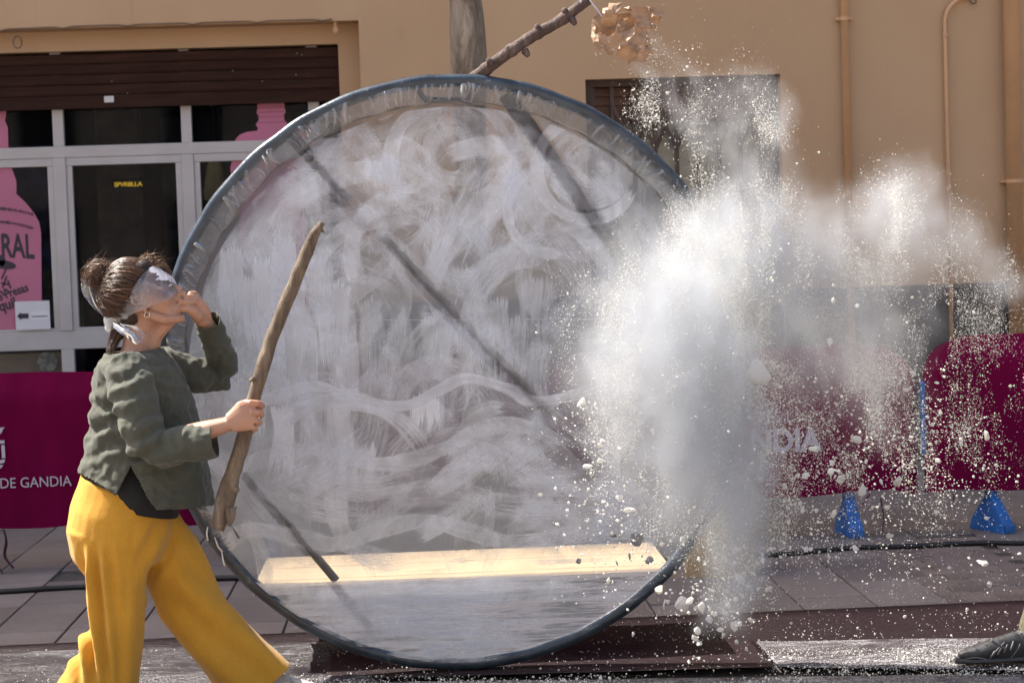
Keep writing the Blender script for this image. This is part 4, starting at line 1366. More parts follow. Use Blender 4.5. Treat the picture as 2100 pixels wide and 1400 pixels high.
# waves
st([(470, 850), (560, 815), (650, 792), (740, 825), (830, 832), (900, 800), (960, 775), (1050, 800), (1090, 822), (1170, 812), (1240, 785)], 30, 0.9)
st([(480, 960), (600, 925), (680, 925), (760, 950), (840, 945), (930, 915), (1010, 930), (1090, 975), (1180, 965)], 40, 0.75)
st([(450, 1120), (520, 1085), (600, 1100), (690, 1115), (780, 1085), (870, 1068), (960, 1088), (1040, 1110), (1150, 1100), (1260, 1070)], 42, 0.85)
st([(520, 985), (600, 1030), (690, 1050), (800, 1060)], 55, 0.6)
st([(560, 960), (660, 990), (770, 1000), (880, 980), (980, 1010)], 70, 0.55)
st([(800, 1020), (920, 1010), (1050, 1040), (1160, 1030)], 70, 0.5)
for i in range(16):
    x = rp.uniform(560, 1150); y = rp.uniform(880, 1070)
    st([(x - 70, y + 45), (x, y), (x + 80, y - 60)], rp.uniform(40, 80), rp.uniform(0.3, 0.7))
for i in range(12):
    y = 985 + i * 11
    st([(1110 + rp.uniform(-70, 70), y + rp.uniform(-6, 6)), (1230, y + rp.uniform(-6, 6)), (1340, y - 5)], 34, 0.55)
for (cx, cy, r, a0, a1, w, op) in ((760, 560, 210, 3.5, 5.6, 60, 0.82), (790, 600, 150, 3.3, 5.2, 44, 0.8), (930, 330, 130, 2.2, 6.9, 40, 0.84), (1205, 345, 105, 0.4, 5.9, 34, 0.9), (1000, 480, 180, 4.2, 6.1, 50, 0.8),
                                (1130, 430, 90, 1.2, 6.0, 30, 0.84), (840, 520, 120, 2.6, 5.4, 46, 0.82), (700, 1010, 190, 4.0, 5.9, 44, 0.8), (1040, 1040, 170, 3.8, 5.6, 40, 0.8), (1090, 600, 160, 5.0, 6.9, 46, 0.8)):
    st([(cx + r * math.cos(a0 + (a1 - a0) * q / 12), cy + r * math.sin(a0 + (a1 - a0) * q / 12)) for q in range(13)], w, op)
# dashes on the clear strip
for x, y, L in ((650, 1154, 60), (960, 1147, 70), (1180, 1150, 190), (900, 1170, 40), (560, 1128, 30)):
    st([(x - L / 2, y + 3), (x, y), (x + L / 2, y - 4)], 12, 0.8)
# lower panel: mostly level drags
for i in range(34):
    y = 1205 + (i % 17) * 9.6
    half = math.sqrt(max(0, 590 ** 2 - (y - 767) ** 2))
    x = 935 + rp.uniform(-0.5, 0.5) * half
    L = rp.uniform(0.45, 0.95) * half
    bow = rp.uniform(-14, 14)
    st([(x - L, y + 8), (x - L / 2, y + 3 + bow * .6), (x, y + bow), (x + L / 2, y - 3 + bow * .6), (x + L, y - 8)], rp.uniform(14, 40), rp.uniform(0.55, 0.9))

vs, fs, uvs, attr = [], [], [], []
for k, (pts, w, op) in enumerate(strokes):
    n = max(8, min(60, int(sum(math.hypot(pts[i + 1][0] - pts[i][0], pts[i + 1][1] - pts[i][1]) for i in range(len(pts) - 1)) / 12)))
    q = catmull(pts, n)
    y = YR - 0.0185 - 0.00005 * k
    Ls = [0]
    for i in range(1, n): Ls.append(Ls[-1] + (q[i] - q[i - 1]).length)
    LL = Ls[-1] / PX
    prev = None
    for i in range(n):
        t = (q[min(i + 1, n - 1)] - q[max(i - 1, 0)]).normalized()
        nn = Vector((-t.y, t.x, 0))
        row = []
        ww = w * (0.9 + 0.12 * math.sin(i * 0.5 + k))
        ok = True; pok = True if prev is None else pok
        for c in (-0.5, -0.17, 0.17, 0.5):
            p_ = q[i] + nn * ww * c
            lim = 548 if p_.y < 1100 else 592
            d_ = math.hypot(p_.x - 935, p_.y - 767)
            if d_ > lim: p_ = Vector((935 + (p_.x - 935) * lim / d_, 767 + (p_.y - 767) * lim / d_, 0))
            v3 = P(p_.x, p_.y, y)
            row.append(len(vs)); vs.append(v3[:])
            uvs.append((Ls[i] / PX, (c + 0.5)))
            attr.append((k * 0.6180339 % 1, op, Ls[i] / max(Ls[-1], 1e-6), LL))
        if prev and ok and pok:
            for c in range(3): fs.append((prev[c], row[c], row[c + 1], prev[c + 1]))
        prev, pok = row, ok
me = bpy.data.meshes.new('paint')
me.from_pydata(vs, [], fs)
ul = me.uv_layers.new(name='uv')
for lp in me.loops: ul.data[lp.index].uv = uvs[lp.vertex_index]
ca = me.attributes.new('stroke', 'FLOAT_COLOR', 'POINT')
ca.data.foreach_set('color', np.array(attr, dtype=np.float32).ravel())
o = link('paint', me, ring, M_paint); o['kind'] = 'stuff'
# drips of paint outside the film at the lower left
M_drip = mat_simple('wet_paint', (0.75, 0.74, 0.76), 0.35, 0.03)
for pa in (((426, 1080), (424, 1093), (426, 1108)), ((455, 1130), (457, 1146), (461, 1160)), ((440, 1100), (447, 1120), (456, 1131)), ((1364, 1228), (1361, 1240), (1362, 1252))):
    m = MB(); m.tube([P(x, y, YR - 0.03) for x, y in pa], [0.002, 0.003, 0.004], 6); m.build('paint_drip', M_drip, ring, True)

# ------------------------------------------------------------------ branch, string and burst paper bag
def wood_mat(name, dark, mid, light, sc=10):
    b = NT(name)
    o = b.obj()
    f = b.noise(b.map(o, (1, 1, 0.22), (0, R(-25), 0)), sc * 2.4, 8, 0.7, 0.4)
    g_ = b.noise(o, sc, 5, 0.6)
    c = b.ramp(f, [(0.28, dark), (0.5, mid), (0.72, light)])
    c = b.mixc(b.step(g_, 0.5, 0.75), c, col3(mid, 0.6))
    return b.done(b.pbr(c, 0.75, b.bump(f, 1.0, 0.02)))
M_branch = wood_mat('branch_bark', (0.035, 0.022, 0.018), (0.095, 0.060, 0.050), (0.20, 0.15, 0.135))
M_drift = wood_mat('drift_wood', (0.055, 0.038, 0.025), (0.175, 0.128, 0.085), (0.33, 0.27, 0.20))
YBR = YR - 0.02
br = empty('branch', P(985, 150, YBR), 'dark knotty branch slanting up from the top of the ring to the bag', 'branch')
bpts = [P(945, 178, YR + 0.06), P(985, 151, YR + 0.02), P(1040, 110, YBR), P(1095, 73, YBR), P(1150, 42, YBR), P(1208, -2, YBR)]
q = catmull(bpts, 60)
m = MB()
m.tube(q, [0.0235 - 0.0035 * (i / 59) + 0.002 * noise.noise(Vector((i * 0.35, 0, 0))) + 0.004 * max(0, math.sin(i * 0.55)) ** 8 for i in range(60)], 14)
m.build('stem', M_branch, br, True)
for px, py, sx, sy in ((1008, 133, -8, -13), (1076, 104, 8, 12), (1105, 65, -5, -15), (1172, 38, 8, 13), (1043, 105, -3, -10), (1160, 27, -4, -10)):
    m = MB()
    a = P(px, py, YBR - 0.006); b_ = P(px + sx * 0.6, py + sy * 0.6, YBR - 0.012); c = P(px + sx, py + sy, YBR - 0.014)
    m.tube([a, b_, c], [0.015, 0.012, 0.008], 9); m.build('knot', M_branch, br, True)
M_string = mat_simple('string_white', (0.62, 0.62, 0.72), 0.5, 0.05)
m = MB()
m.tube(catmull([P(1204, -8, YBR - 0.03), P(1215, 8, YBR - 0.03), P(1226, 22, YBR - 0.03), P(1238, 40, YBR - 0.03)], 12), [(0.007, 0.003)] * 12, 8)
m.tube([P(1200 + 9 * math.cos(t), 1 + 13 * math.sin(t), YBR + 0.026 * math.sin(t * 1.0 + 1)) for t in np.linspace(0, 2 * math.pi, 16)], 0.004, 6)
tag(m.build('string', M_string, None, True), 'white ribbon tying the paper bag to the branch tip', 'string')

def paper_mat():
    b = NT('kraft_paper')
    o = b.obj()
    f = b.noise(o, 12, 6, 0.65)
    c = b.ramp(f, [(0.3, (0.36, 0.225, 0.135)), (0.55, (0.47, 0.315, 0.20)), (0.75, (0.56, 0.40, 0.275))])
    nr = b.bump(b.noise(o, 45, 5, 0.65, 0.6), 0.5, 0.006)
    p = b.pbr(c, 0.6, nr)
    t = b.n('ShaderNodeBsdfTranslucent'); b.set(t.inputs[0], c)
    return b.done(b.mixs(0.30, p, t.outputs[0]))
M_paper_b = paper_mat()
YBG = YR - 0.10
bag = empty('paper_bag', P(1287, 70, YBG), 'crumpled brown paper bag bursting open on the branch', 'bag')
def crumple(poly, thick, name, seed, depth=0.09, lean=0.0, bulge=0.0, n=26, jag=0.018):
    """a crumpled sheet: outline in photo pixels, creased facets with real relief"""
    rr = random.Random(seed)
    xs = [p[0] for p in poly]; ys = [p[1] for p in poly]
    x0, x1, y0, y1 = min(xs), max(xs), min(ys), max(ys)
    # creases: facets of random planes
    pl = [(rr.uniform(x0, x1), rr.uniform(y0, y1), rr.uniform(-1, 1), rr.uniform(-1, 1), rr.uniform(-1, 1)) for _ in range(7)]
    def inside(x, y):
        c = False
        j = len(poly) - 1
        for i in range(len(poly)):
            xi, yi = poly[i]; xj, yj = poly[j]
            if (yi > y) != (yj > y) and x < (xj - xi) * (y - yi) / (yj - yi) + xi: c = not c
            j = i
        return c
    bm = bmesh.new()
    outl = []
    for i in range(len(poly)):
        a, b_ = poly[i], poly[(i + 1) % len(poly)]
        L = math.hypot(b_[0] - a[0], b_[1] - a[1]); k = max(1, int(L / 9))
        for s in range(k): outl.append((a[0] + (b_[0] - a[0]) * s / k + rr.uniform(-.8, .8), a[1] + (b_[1] - a[1]) * s / k + rr.uniform(-.8, .8)))
    pts = list(outl)
    st_ = 7.5
    y = y0
    while y < y1:
        x = x0
        while x < x1:
            xx, yy = x + rr.uniform(-1.2, 1.2), y + rr.uniform(-1.2, 1.2)
            if inside(xx, yy) and min(math.hypot(xx - p[0], yy - p[1]) for p in outl) > 4.0: pts.append((xx, yy))
            x += st_
        y += st_
    from mathutils.geometry import delaunay_2d_cdt
    vv, ee, ff, *_ = delaunay_2d_cdt([Vector(p) for p in pts], [(i, (i + 1) % len(outl)) for i in range(len(outl))], [], 1, 1e-4)
    cx, cy = (x0 + x1) / 2, (y0 + y1) / 2
    rx, ry = (x1 - x0) / 2, (y1 - y0) / 2
    out = []
    for v in vv:
        h = sorted(((v.x - a) ** 2 + (v.y - b_) ** 2, g1, g2, g3, a, b_) for a, b_, g1, g2, g3 in pl)[:2]
        d1, d2 = math.sqrt(h[0][0]), math.sqrt(h[1][0])
        base = h[0][3] * 0.5 + (h[0][1] * (v.x - h[0][4]) + h[0][2] * (v.y - h[0][5])) / 28
        ridge = max(0, 1 - (d2 - d1) / 11.0)
        e_ = max(0, 1 - ((v.x - cx) / rx) ** 2 - ((v.y - cy) / ry) ** 2)
        yy = YBG + thick - bulge * math.sqrt(e_) + depth * 0.28 * base - jag * ridge + lean * (v.y - cy) / 100 + 0.003 * noise.noise(Vector((v.x / 9, v.y / 9, seed)))
        out.append(P(v.x, v.y, yy))
    me = bpy.data.meshes.new(name); me.from_pydata([p[:] for p in out], [], [tuple(f) for f in ff])
    o = link(name, me, bag, M_paper_b)
    so = o.modifiers.new('s', 'SOLIDIFY'); so.thickness = 0.0008
    return o
front = [(1214, 62), (1222, 72), (1232, 66), (1247, 76), (1262, 66), (1266, 40), (1268, 70), (1290, 62), (1300, 56), (1316, 90), (1324, 98), (1319, 108), (1296, 122), (1289, 133), (1280, 121), (1262, 115), (1248, 113), (1236, 98), (1227, 104), (1218, 90), (1212, 75)]
crumple(front, 0.0, 'front_panel', 3, 0.07, bulge=0.055)
back = [(1218, 36), (1235, 22), (1262, 30), (1290, 24), (1310, 34), (1325, 60), (1334, 90), (1337, 115), (1322, 127), (1300, 126), (1260, 112), (1225, 90), (1215, 60)]
crumple(back, 0.085, 'back_panel', 8, 0.06, bulge=-0.02)
crumple([(1236, 18), (1246, 16), (1248, 6), (1262, 8), (1275, 6), (1276, 12), (1268, 24), (1264, 40), (1262, 52), (1244, 55), (1233, 48)], 0.012, 'twisted_neck', 5, 0.05, bulge=0.03)
crumple([(1280, 16), (1292, 14), (1316, 15), (1362, 11), (1366, 18), (1358, 36), (1347, 56), (1328, 64), (1324, 76), (1322, 98), (1310, 84), (1302, 58), (1303, 40), (1296, 32)], 0.035, 'torn_flap', 12, 0.06)
crumple([(1269, 36), (1288, 38), (1289, 50), (1272, 68), (1266, 52)], 0.035, 'torn_flap', 21, 0.03)
crumple([(1214, 38), (1224, 42), (1234, 58), (1228, 78), (1213, 70)], 0.03, 'torn_flap', 27, 0.04)
crumple([(1322, 80), (1332, 92), (1337, 116), (1320, 128), (1298, 128), (1318, 108)], 0.03, 'torn_flap', 33, 0.03)

# ------------------------------------------------------------------ the stick held by the woman
YW = 6.5
YST = YW - 0.20
sk = [(661, 456), (640, 492), (612, 560), (577, 645), (552, 710), (528, 790), (508, 868), (495, 915), (478, 968), (463, 1020), (447, 1085)]
wid = [6, 12, 13.5, 14, 14.5, 14, 15, 15.5, 16.5, 21, 13]
q = catmull([P(x, y, YST + 0.03 * (i / 10 - 0.6)) for i, (x, y) in enumerate(sk)], 110)
ppm = 3850 / YST
stick = empty('stick', q[-1], 'weathered driftwood stick held upright in front of the woman', 'stick')
rad = []
for i in range(110):
    t = i / 109 * 10; k = min(int(t), 9)
    w_ = wid[k] + (wid[k + 1] - wid[k]) * (t - k)
    rad.append(w_ / ppm * (1 + 0.07 * noise.noise(Vector((i * 0.22, 4, 1)))))
m = MB(); m.tube(q, rad, 22)
me = m.mesh('stem', True)
for v in me.vertices:
    v.co.x += 0.0035 * noise.noise(v.co * 22); v.co.y += 0.003 * noise.noise(v.co * 22 + Vector((5, 0, 0)))
link('stem', me, stick, M_drift)
m = MB()
m.tube([P(478, 1000, YST), P(486, 1004, YST - 0.01), P(491, 1003, YST - 0.01)], [0.02, 0.013, 0.005], 9); m.build('knot', M_drift, stick, True)
m = MB(); m.tube([P(470, 1040, YST), P(473, 1065, YST - 0.005), P(470, 1078, YST - 0.005)], [0.026, 0.014, 0.006], 9); m.build('knot', M_drift, stick, True)
m = MB(); m.tube([P(523, 775, YST - 0.02), P(513, 780, YST - 0.022), P(511, 777, YST - 0.022)], [0.010, 0.006, 0.002], 8); m.build('knot', M_drift, stick, True)
m = MB(); m.tube([P(650, 476, YST), P(660, 470, YST - 0.01), P(664, 478, YST - 0.008)], [0.012, 0.008, 0.003], 8); m.build('knot', M_drift, stick, True)
M_white = mat_simple('dried_paint', (0.72, 0.71, 0.74), 0.7, 0.06)
# ------------------------------------------------------------------ the woman
def W(px, py, dy=0.0): return P(px, py, YW + dy)
def skin_mat(name, c):
    b = NT(name)
    o = b.obj()
    f = b.noise(o, 9, 5, 0.6)
    cc = b.mixc(b.step(f, 0.35, 0.7), col3(c, 0.92), (c[0] * 1.08, c[1] * 1.0, c[2] * 0.97))
    red = b.step(b.noise(o, 4, 3, 0.5), 0.52, 0.7)
    cc = b.mixc(b.math('MULTIPLY', red, 0.35), cc, (c[0] * 1.05, c[1] * 0.72, c[2] * 0.66))
    fine = b.noise(o, 140, 4, 0.6)
    return b.done(b.pbr(cc, 0.48, b.bump(fine, 0.12, 0.002), Subsurface_Weight=0.12, Subsurface_Scale=0.02))
M_skin = skin_mat('skin', (0.44, 0.255, 0.175))
def linen_mat(name, c, weave=300, fade=0.12):
    b = NT(name)
    o = b.obj()
    f = b.noise(o, 7, 5, 0.6)
    cc = b.mixc(b.step(f, 0.35, 0.7), col3(c, 1 - fade), col3(c, 1 + fade))
    th = b.noise(b.map(o, (1, 1, 0.15)), weave, 3, 0.6)
    cc = b.mixc(b.math('MULTIPLY', b.step(th, 0.5, 0.65), 0.18), cc, col3(c, 1.6))
    h = b.math('ADD', b.noise(o, weave, 2, 0.5), b.math('MULTIPLY', b.noise(o, 30, 6, 0.65, 0.5), 2.0))
    p = b.pbr(cc, 0.85, b.bump(h, 0.3, 0.004), Sheen_Weight=0.15)
    return b.done(p)
M_blouse = linen_mat('blouse_linen', (0.056, 0.060, 0.043))
M_pants = linen_mat('mustard_jersey', (0.52, 0.26, 0.018), 340, 0.05)
M_black = mat_simple('black_cotton', (0.010, 0.010, 0.012), 0.85)
def hair_mat():
    b = NT('hair')
    at = b.n('ShaderNodeAttribute', attribute_name='strand')
    c = b.ramp(at.outputs['Fac'], [(0.0, (0.030, 0.016, 0.010)), (0.5, (0.085, 0.042, 0.022)), (0.8, (0.18, 0.090, 0.045)), (1.0, (0.30, 0.17, 0.09))])
    return b.done(b.pbr(c, 0.42, None, Specular_IOR_Level=0.6))
M_hair = hair_mat()
M_hairdk = mat_simple('hair_base', (0.030, 0.017, 0.011), 0.7, 0.3, 30, 0.5, 90)

woman = empty('person', G(300, 1440), 'woman in a green linen blouse and wide mustard trousers holding the stick', 'person')

HC = W(297, 613)
HU = Vector((-0.43, 0, 0.903)); HF = Vector((0.903, 0, 0.43)); HS = Vector((0, -1, 0))
HK = 1.08
def H(f, u, s=0.0): return HC + (HF * f + HU * u + HS * s) * HK
HM = Matrix((HF, HS, HU)).transposed()         # columns: local axes f, s, u
sk_ = MB()
def hb(f, u, s, rf, rs_, ru): sk_.ball(H(f, u, s), (rf * HK, rs_ * HK, ru * HK), 18, 12, HM)
def ht(pts, rad, n=10): sk_.tube([H(*p) for p in pts], [r * HK if not isinstance(r, tuple) else (r[0] * HK, r[1] * HK) for r in rad], n)
hb(-0.008, 0.030, 0, 0.098, 0.076, 0.086)            # cranium
hb(0.030, -0.020, 0, 0.064, 0.062, 0.070)            # face
hb(0.036, -0.066, 0, 0.046, 0.046, 0.050)            # mouth and jaw mass
for s in (-1, 1):
    ht([(-0.008, -0.045, 0.058 * s), (0.028, -0.084, 0.045 * s), (0.066, -0.104, 0.014 * s)], [0.018, 0.017, 0.015])
    hb(0.054, -0.030, 0.036 * s, 0.026, 0.024, 0.026)   # cheek
    hb(0.072, 0.004, 0.031 * s, 0.014, 0.016, 0.011)    # closed eye
    ht([(0.086, 0.024, 0.008 * s), (0.080, 0.027, 0.032 * s), (0.062, 0.022, 0.052 * s)], [0.008, 0.009, 0.008])
    # ear: rim and lobe
    ht([(-0.004, -0.030, 0.074 * s), (-0.016, -0.018, 0.084 * s), (-0.026, 0.004, 0.087 * s), (-0.020, 0.024, 0.084 * s), (-0.006, 0.024, 0.078 * s), (0.0, 0.010, 0.074 * s)], [0.007, 0.006, 0.006, 0.006, 0.006, 0.005])
    hb(-0.011, -0.001, 0.076 * s, 0.012, 0.004, 0.020)
    hb(-0.006, -0.033, 0.075 * s, 0.007, 0.005, 0.009)
hb(0.070, -0.106, 0, 0.016, 0.018, 0.014)            # chin
ht([(0.086, 0.016, 0), (0.098, -0.006, 0), (0.111, -0.030, 0)], [0.009, 0.0105, 0.0125])    # nose
for s in (-1, 1): hb(0.099, -0.036, 0.010 * s, 0.012, 0.008, 0.008)
hb(0.088, -0.063, 0, 0.012, 0.020, 0.0065)           # upper lip
hb(0.086, -0.078, 0, 0.012, 0.018, 0.0075)           # lower lip
hb(0.074, -0.070, 0, 0.016, 0.028, 0.022)
# neck and throat
sk_.tube([H(-0.020, -0.040), W(285, 680), W(283, 712), W(278, 745), W(275, 790)], [0.050, 0.050, 0.054, (0.075, 0.062), (0.12, 0.10)], 16, side=(0, 1, 0))
sk_.tube([H(0.045, -0.090), W(315, 690), W(306, 735)], [0.026, 0.030, 0.030], 10)
# trunk inside the clothes
sk_.tube([W(275, 780), W(285, 850), W(270, 930), W(245, 1010), W(235, 1080)], [(0.155, 0.105), (0.135, 0.105), (0.125, 0.10), (0.145, 0.115), (0.15, 0.125)], 18, side=(0, 1, 0))
# near arm (right) to the stick
SH, EL, WR = W(262, 768, -0.155), W(312, 915, -0.235), W(477, 866, -0.255)
sk_.tube([SH, (SH + EL) / 2, EL], [0.052, 0.046, 0.042], 12)
fa = EL + (WR - EL) * 0.35
sk_.tube([EL, fa, EL + (WR - EL) * 0.75, WR], [0.042, 0.040, (0.036, 0.032), (0.031, 0.024)], 14)
YH = -0.262
def hp(px, py, d=0.0): return W(px, py, YH + d)
sk_.tube([hp(470, 868), hp(486, 861), hp(500, 853, -0.004), hp(514, 849, 0.0)], [(0.024, 0.032), (0.024, 0.042), (0.023, 0.052), (0.019, 0.054)], 16, side=(0, 1, 0))
FN = [((510, 826), (531, 827), (538, 831), 0.0115, 0.000), ((513, 842), (532, 845), (537, 849), 0.0118, 0.000), ((513, 857), (528, 862), (533, 866), 0.0113, 0.001), ((510, 870), (521, 876), (525, 879), 0.0098, 0.003)]
for (kx, ky), (mx, my), (ex, ey), r, d in FN:
    sk_.tube([hp(kx - 8, ky, d), hp(kx + 4, ky, d - 0.010), hp(mx - 3, my, d - 0.006), hp(mx + 2, my + 1, d + 0.006), hp(ex - 1, ey, d + 0.026), hp(ex - 4, ey + 3, d + 0.052), hp(mx - 8, my + 4, d + 0.072), hp(mx - 20, my + 4, d + 0.078)],
             [r * 0.9, r * 1.08, r, r * 1.04, r, r * 0.95, r * 0.9, r * 0.75], 12)
sk_.tube([hp(488, 848, 0.012), hp(499, 832, 0.040), hp(513, 824, 0.066), hp(527, 826, 0.082)], [0.016, 0.013, 0.0115, 0.009], 10)
# far arm (left) up to the mouth
SH2, EL2, WR2 = W(330, 762, 0.155), W(448, 766, 0.218), W(417, 657, 0.075)
sk_.tube([SH2, (SH2 + EL2) / 2, EL2], [0.046, 0.038, 0.030], 12)
sk_.tube([EL2, W(455, 745, 0.20), W(444, 706, 0.148), W(430, 675, 0.10), WR2], [0.030, 0.030, 0.031, (0.027, 0.030), (0.025, 0.030)], 14)
def h2(px, py, d=0.0): return W(px, py, d)
sk_.tube([h2(420, 662, 0.08), h2(411, 642, 0.056), h2(401, 625, 0.04), h2(392, 617, 0.032)], [(0.022, 0.030), (0.022, 0.036), (0.020, 0.033), (0.016, 0.024)], 14, side=(0, 1, 0))
sk_.tube([h2(409, 650, 0.04), h2(395, 637, 0.014), h2(383, 632, 0.000), h2(371, 633, -0.004), h2(365, 635, -0.004)], [0.020, 0.020, 0.0155, 0.0118, 0.009], 12)
def finger(pts, r):
    n = len(pts)
    sk_.tube([h2(*p) for p in pts], [r * (1.05 - 0.22 * i / (n - 1)) for i in range(n)], 12)
finger([(402, 618, 0.016), (388, 619, 0.002), (372, 618, -0.008), (363, 612, -0.010), (359, 600, -0.006)], 0.0100)
finger([(405, 613, 0.030), (393, 608, 0.014), (381, 609, 0.002), (375, 604, -0.004), (377, 597, 0.0)], 0.0100)
finger([(407, 610, 0.046), (399, 601, 0.034), (390, 602, 0.020), (387, 608, 0.008)], 0.0098)
finger([(409, 614, 0.062), (404, 605, 0.058), (397, 603, 0.046), (394, 609, 0.032)], 0.0088)
# legs
def leg(pts, rad): sk_.tube([W(*p) for p in pts], rad, 14)
leg([(238, 1080, -0.075), (238, 1190, -0.075), (236, 1260, -0.07), (205, 1350, -0.06), (176, 1415, -0.05)], [0.085, 0.070, 0.056, 0.052, 0.038])
leg([(255, 1085, 0.075), (360, 1180, 0.085), (440, 1270, 0.09), (515, 1360, 0.08), (552, 1425, 0.07)], [0.085, 0.070, 0.056, 0.050, 0.036])
me_skin = fuse(sk_, 'body', 0.0026, 4)
body = link('body', me_skin, woman, M_skin)

# lips, a darker touch
def sub(name, mb, mat, parent=woman, smooth=True): return mb.build(name, mat, parent, smooth)
m = MB()
m.tube([W(366, 628, -0.030), W(361, 630, -0.028), W(360, 633, -0.030)], [0.003, 0.004, 0.003], 8)
# earring on the near lobe
ec = H(-0.006, -0.050, 0.078)
m = MB(); m.tube([ec + (HF * math.cos(t) * 0.4 + Vector((1, 0, 0)) * math.cos(t) * 0.6 + Vector((0, 0, 1)) * math.sin(t)) * 0.0095 for t in np.linspace(0, 2 * math.pi, 20)][:-1], 0.0014, 6, closed=True)
M_silver = mat_simple('silver', (0.75, 0.73, 0.70), 0.25, 0.02, Metallic=1.0)
sub('earring', m, M_silver)
# three thin bands tattooed above the wrist lie on the skin
M_tat = mat_simple('tattoo_ink', (0.10, 0.075, 0.07), 0.6)
for q_ in (0.80, 0.835, 0.885):
    c0 = EL + (WR - EL) * q_
    ax = (WR - EL).normalized()
    u = Vector((0, 1, 0)) - ax * ax.y; u.normalize(); w_ = ax.cross(u)
    r1, r2 = 0.0352, 0.0318
    r_ = 0.036 + (0.031 - 0.036) * ((q_ - 0.75) / 0.25); rb_ = 0.032 + (0.024 - 0.032) * ((q_ - 0.75) / 0.25)
    m = MB(); m.tube([c0 + u * math.cos(t) * (r_ + 0.0002) + w_ * math.sin(t) * (rb_ + 0.0002) for t in np.linspace(0, 2 * math.pi, 25)][:-1], 0.0009, 5, closed=True)

# ---- blouse
bl = MB()
def lr(mb, rows, n=30):
    rs = []
    for (lx, ly), (rx, ry), d, cy in rows:
        a, b_ = W(lx, ly, cy), W(rx, ry, cy)
        rs.append(((a + b_) / 2, (b_ - a) / 2, Vector((0, d, 0))))
    mb.rings(rs, n)
lr(bl, [((160, 1015), (445, 1075), 0.205, 0), ((164, 975), (439, 1038), 0.205, 0), ((176, 930), (428, 975), 0.195, 0), ((186, 880), (413, 905), 0.180, 0), ((189, 820), (396, 828), 0.178, 0),
        ((194, 775), (380, 785), 0.185, 0), ((205, 745), (365, 758), 0.180, 0), ((222, 722), (350, 738), 0.140, 0), ((240, 706), (334, 722), 0.090, 0), ((252, 694), (322, 708), 0.072, 0)])
# near sleeve
bl.tube([W(258, 752, -0.12), W(268, 790, -0.17), W(284, 850, -0.215), W(304, 905, -0.240), W(335, 922, -0.245), W(385, 911, -0.252), W(432, 903, -0.256), W(452, 899, -0.258)],
        [0.072, 0.076, 0.072, 0.066, 0.061, 0.057, 0.056, 0.058], 20)
# far sleeve
bl.tube([W(325, 752, 0.12), W(365, 765, 0.165), W(415, 772, 0.20), W(448, 768, 0.222), W(458, 742, 0.205), W(446, 705, 0.15), W(430, 668, 0.09), W(422, 648, 0.06)],
        [0.070, 0.066, 0.060, 0.056, 0.052, 0.047, 0.043, 0.043], 18)
def wr(c):
    big = noise.noise(Vector((c.x * 7, c.y * 7, c.z * 7)))
    px, py = proj(c)
    k = noise.noise(Vector((c.x * 16 + c.z * 9, c.y * 12, c.z * 16 - c.x * 8)))
    ridge = (1 - abs(k) * 2)
    f2 = noise.noise(Vector((c.x * 34, c.y * 30, c.z * 40)))
    amp = 0.5 + 0.5 * noise.noise(Vector((c.x * 5 + 3, c.y * 5, c.z * 5)))
    # bunched folds at the small of the back and at the elbows
    k2 = noise.noise(Vector((c.x * 28 - c.z * 16, c.y * 20, c.z * 26 + c.x * 14)))
    d_ = 0.008 * big + 0.012 * ridge * amp + 0.0055 * (1 - abs(k2) * 2.2) * (1.1 - amp) + 0.003 * f2
    for ex, ey, s in ((195, 890, 45), (305, 925, 45), (465, 770, 40), (240, 800, 40)):
        g_ = math.exp(-((px - ex) ** 2 + (py - ey) ** 2) / (2 * s * s))
        d_ += 0.007 * g_ * math.sin((px * 0.32 + py * 0.9) * 0.16 + noise.noise(c * 9) * 3)
    return d_
me_bl = fuse(bl, 'blouse', 0.0048, 5, wr)
cut(me_bl, W(440, 902, -0.257), W(452, 899, -0.258) - W(432, 903, -0.256), 0.10)
cut(me_bl, W(426, 657, 0.075), W(422, 648, 0.06) - W(430, 668, 0.09), 0.07)
cut(me_bl, (W(240, 706) + W(340, 728)) / 2, (W(296, 708) - W(300, 745)), 0.14)
def hemline(px):
    xs_ = [150, 165, 200, 237, 245, 268, 285, 303, 322, 380, 438, 460]
    ys_ = [968, 971, 990, 1016, 1000, 955, 985, 1022, 1046, 1043, 1034, 1030]
    return float(np.interp(px, xs_, ys_))
bm = bmesh.new(); bm.from_mesh(me_bl)
kill = []
for f in bm.faces:
    c = f.calc_center_median()
    px, py = proj(c)
    if py > 940 and c.y > YW - 0.21 - 0.03 and py > hemline(px) + 1.5 * noise.noise(Vector((px * 0.05, 0, 0))): kill.append(f)
bmesh.ops.delete(bm, geom=kill, context='FACES')
bm.to_mesh(me_bl); bm.free()
blouse = link('blouse', me_bl, woman, M_blouse)
so = blouse.modifiers.new('s', 'SOLIDIFY'); so.thickness = 0.003; so.offset = -1
sm_ = blouse.modifiers.new('sm', 'SMOOTH'); sm_.iterations = 1
# seam along the shoulder with frayed threads
m = MB()
for q_ in range(60):
    t = q_ / 59
    a = W(282 + 26 * t, 742 + 62 * t ** 1.2, -0.205 - 0.0 * t)
# undershirt
us = MB()
lr(us, [((188, 940), (385, 950), 0.158, 0), ((176, 985), (372, 1020), 0.170, 0), ((172, 1010), (366, 1060), 0.172, 0)], 26)
us.build('undershirt', M_black, woman, True)
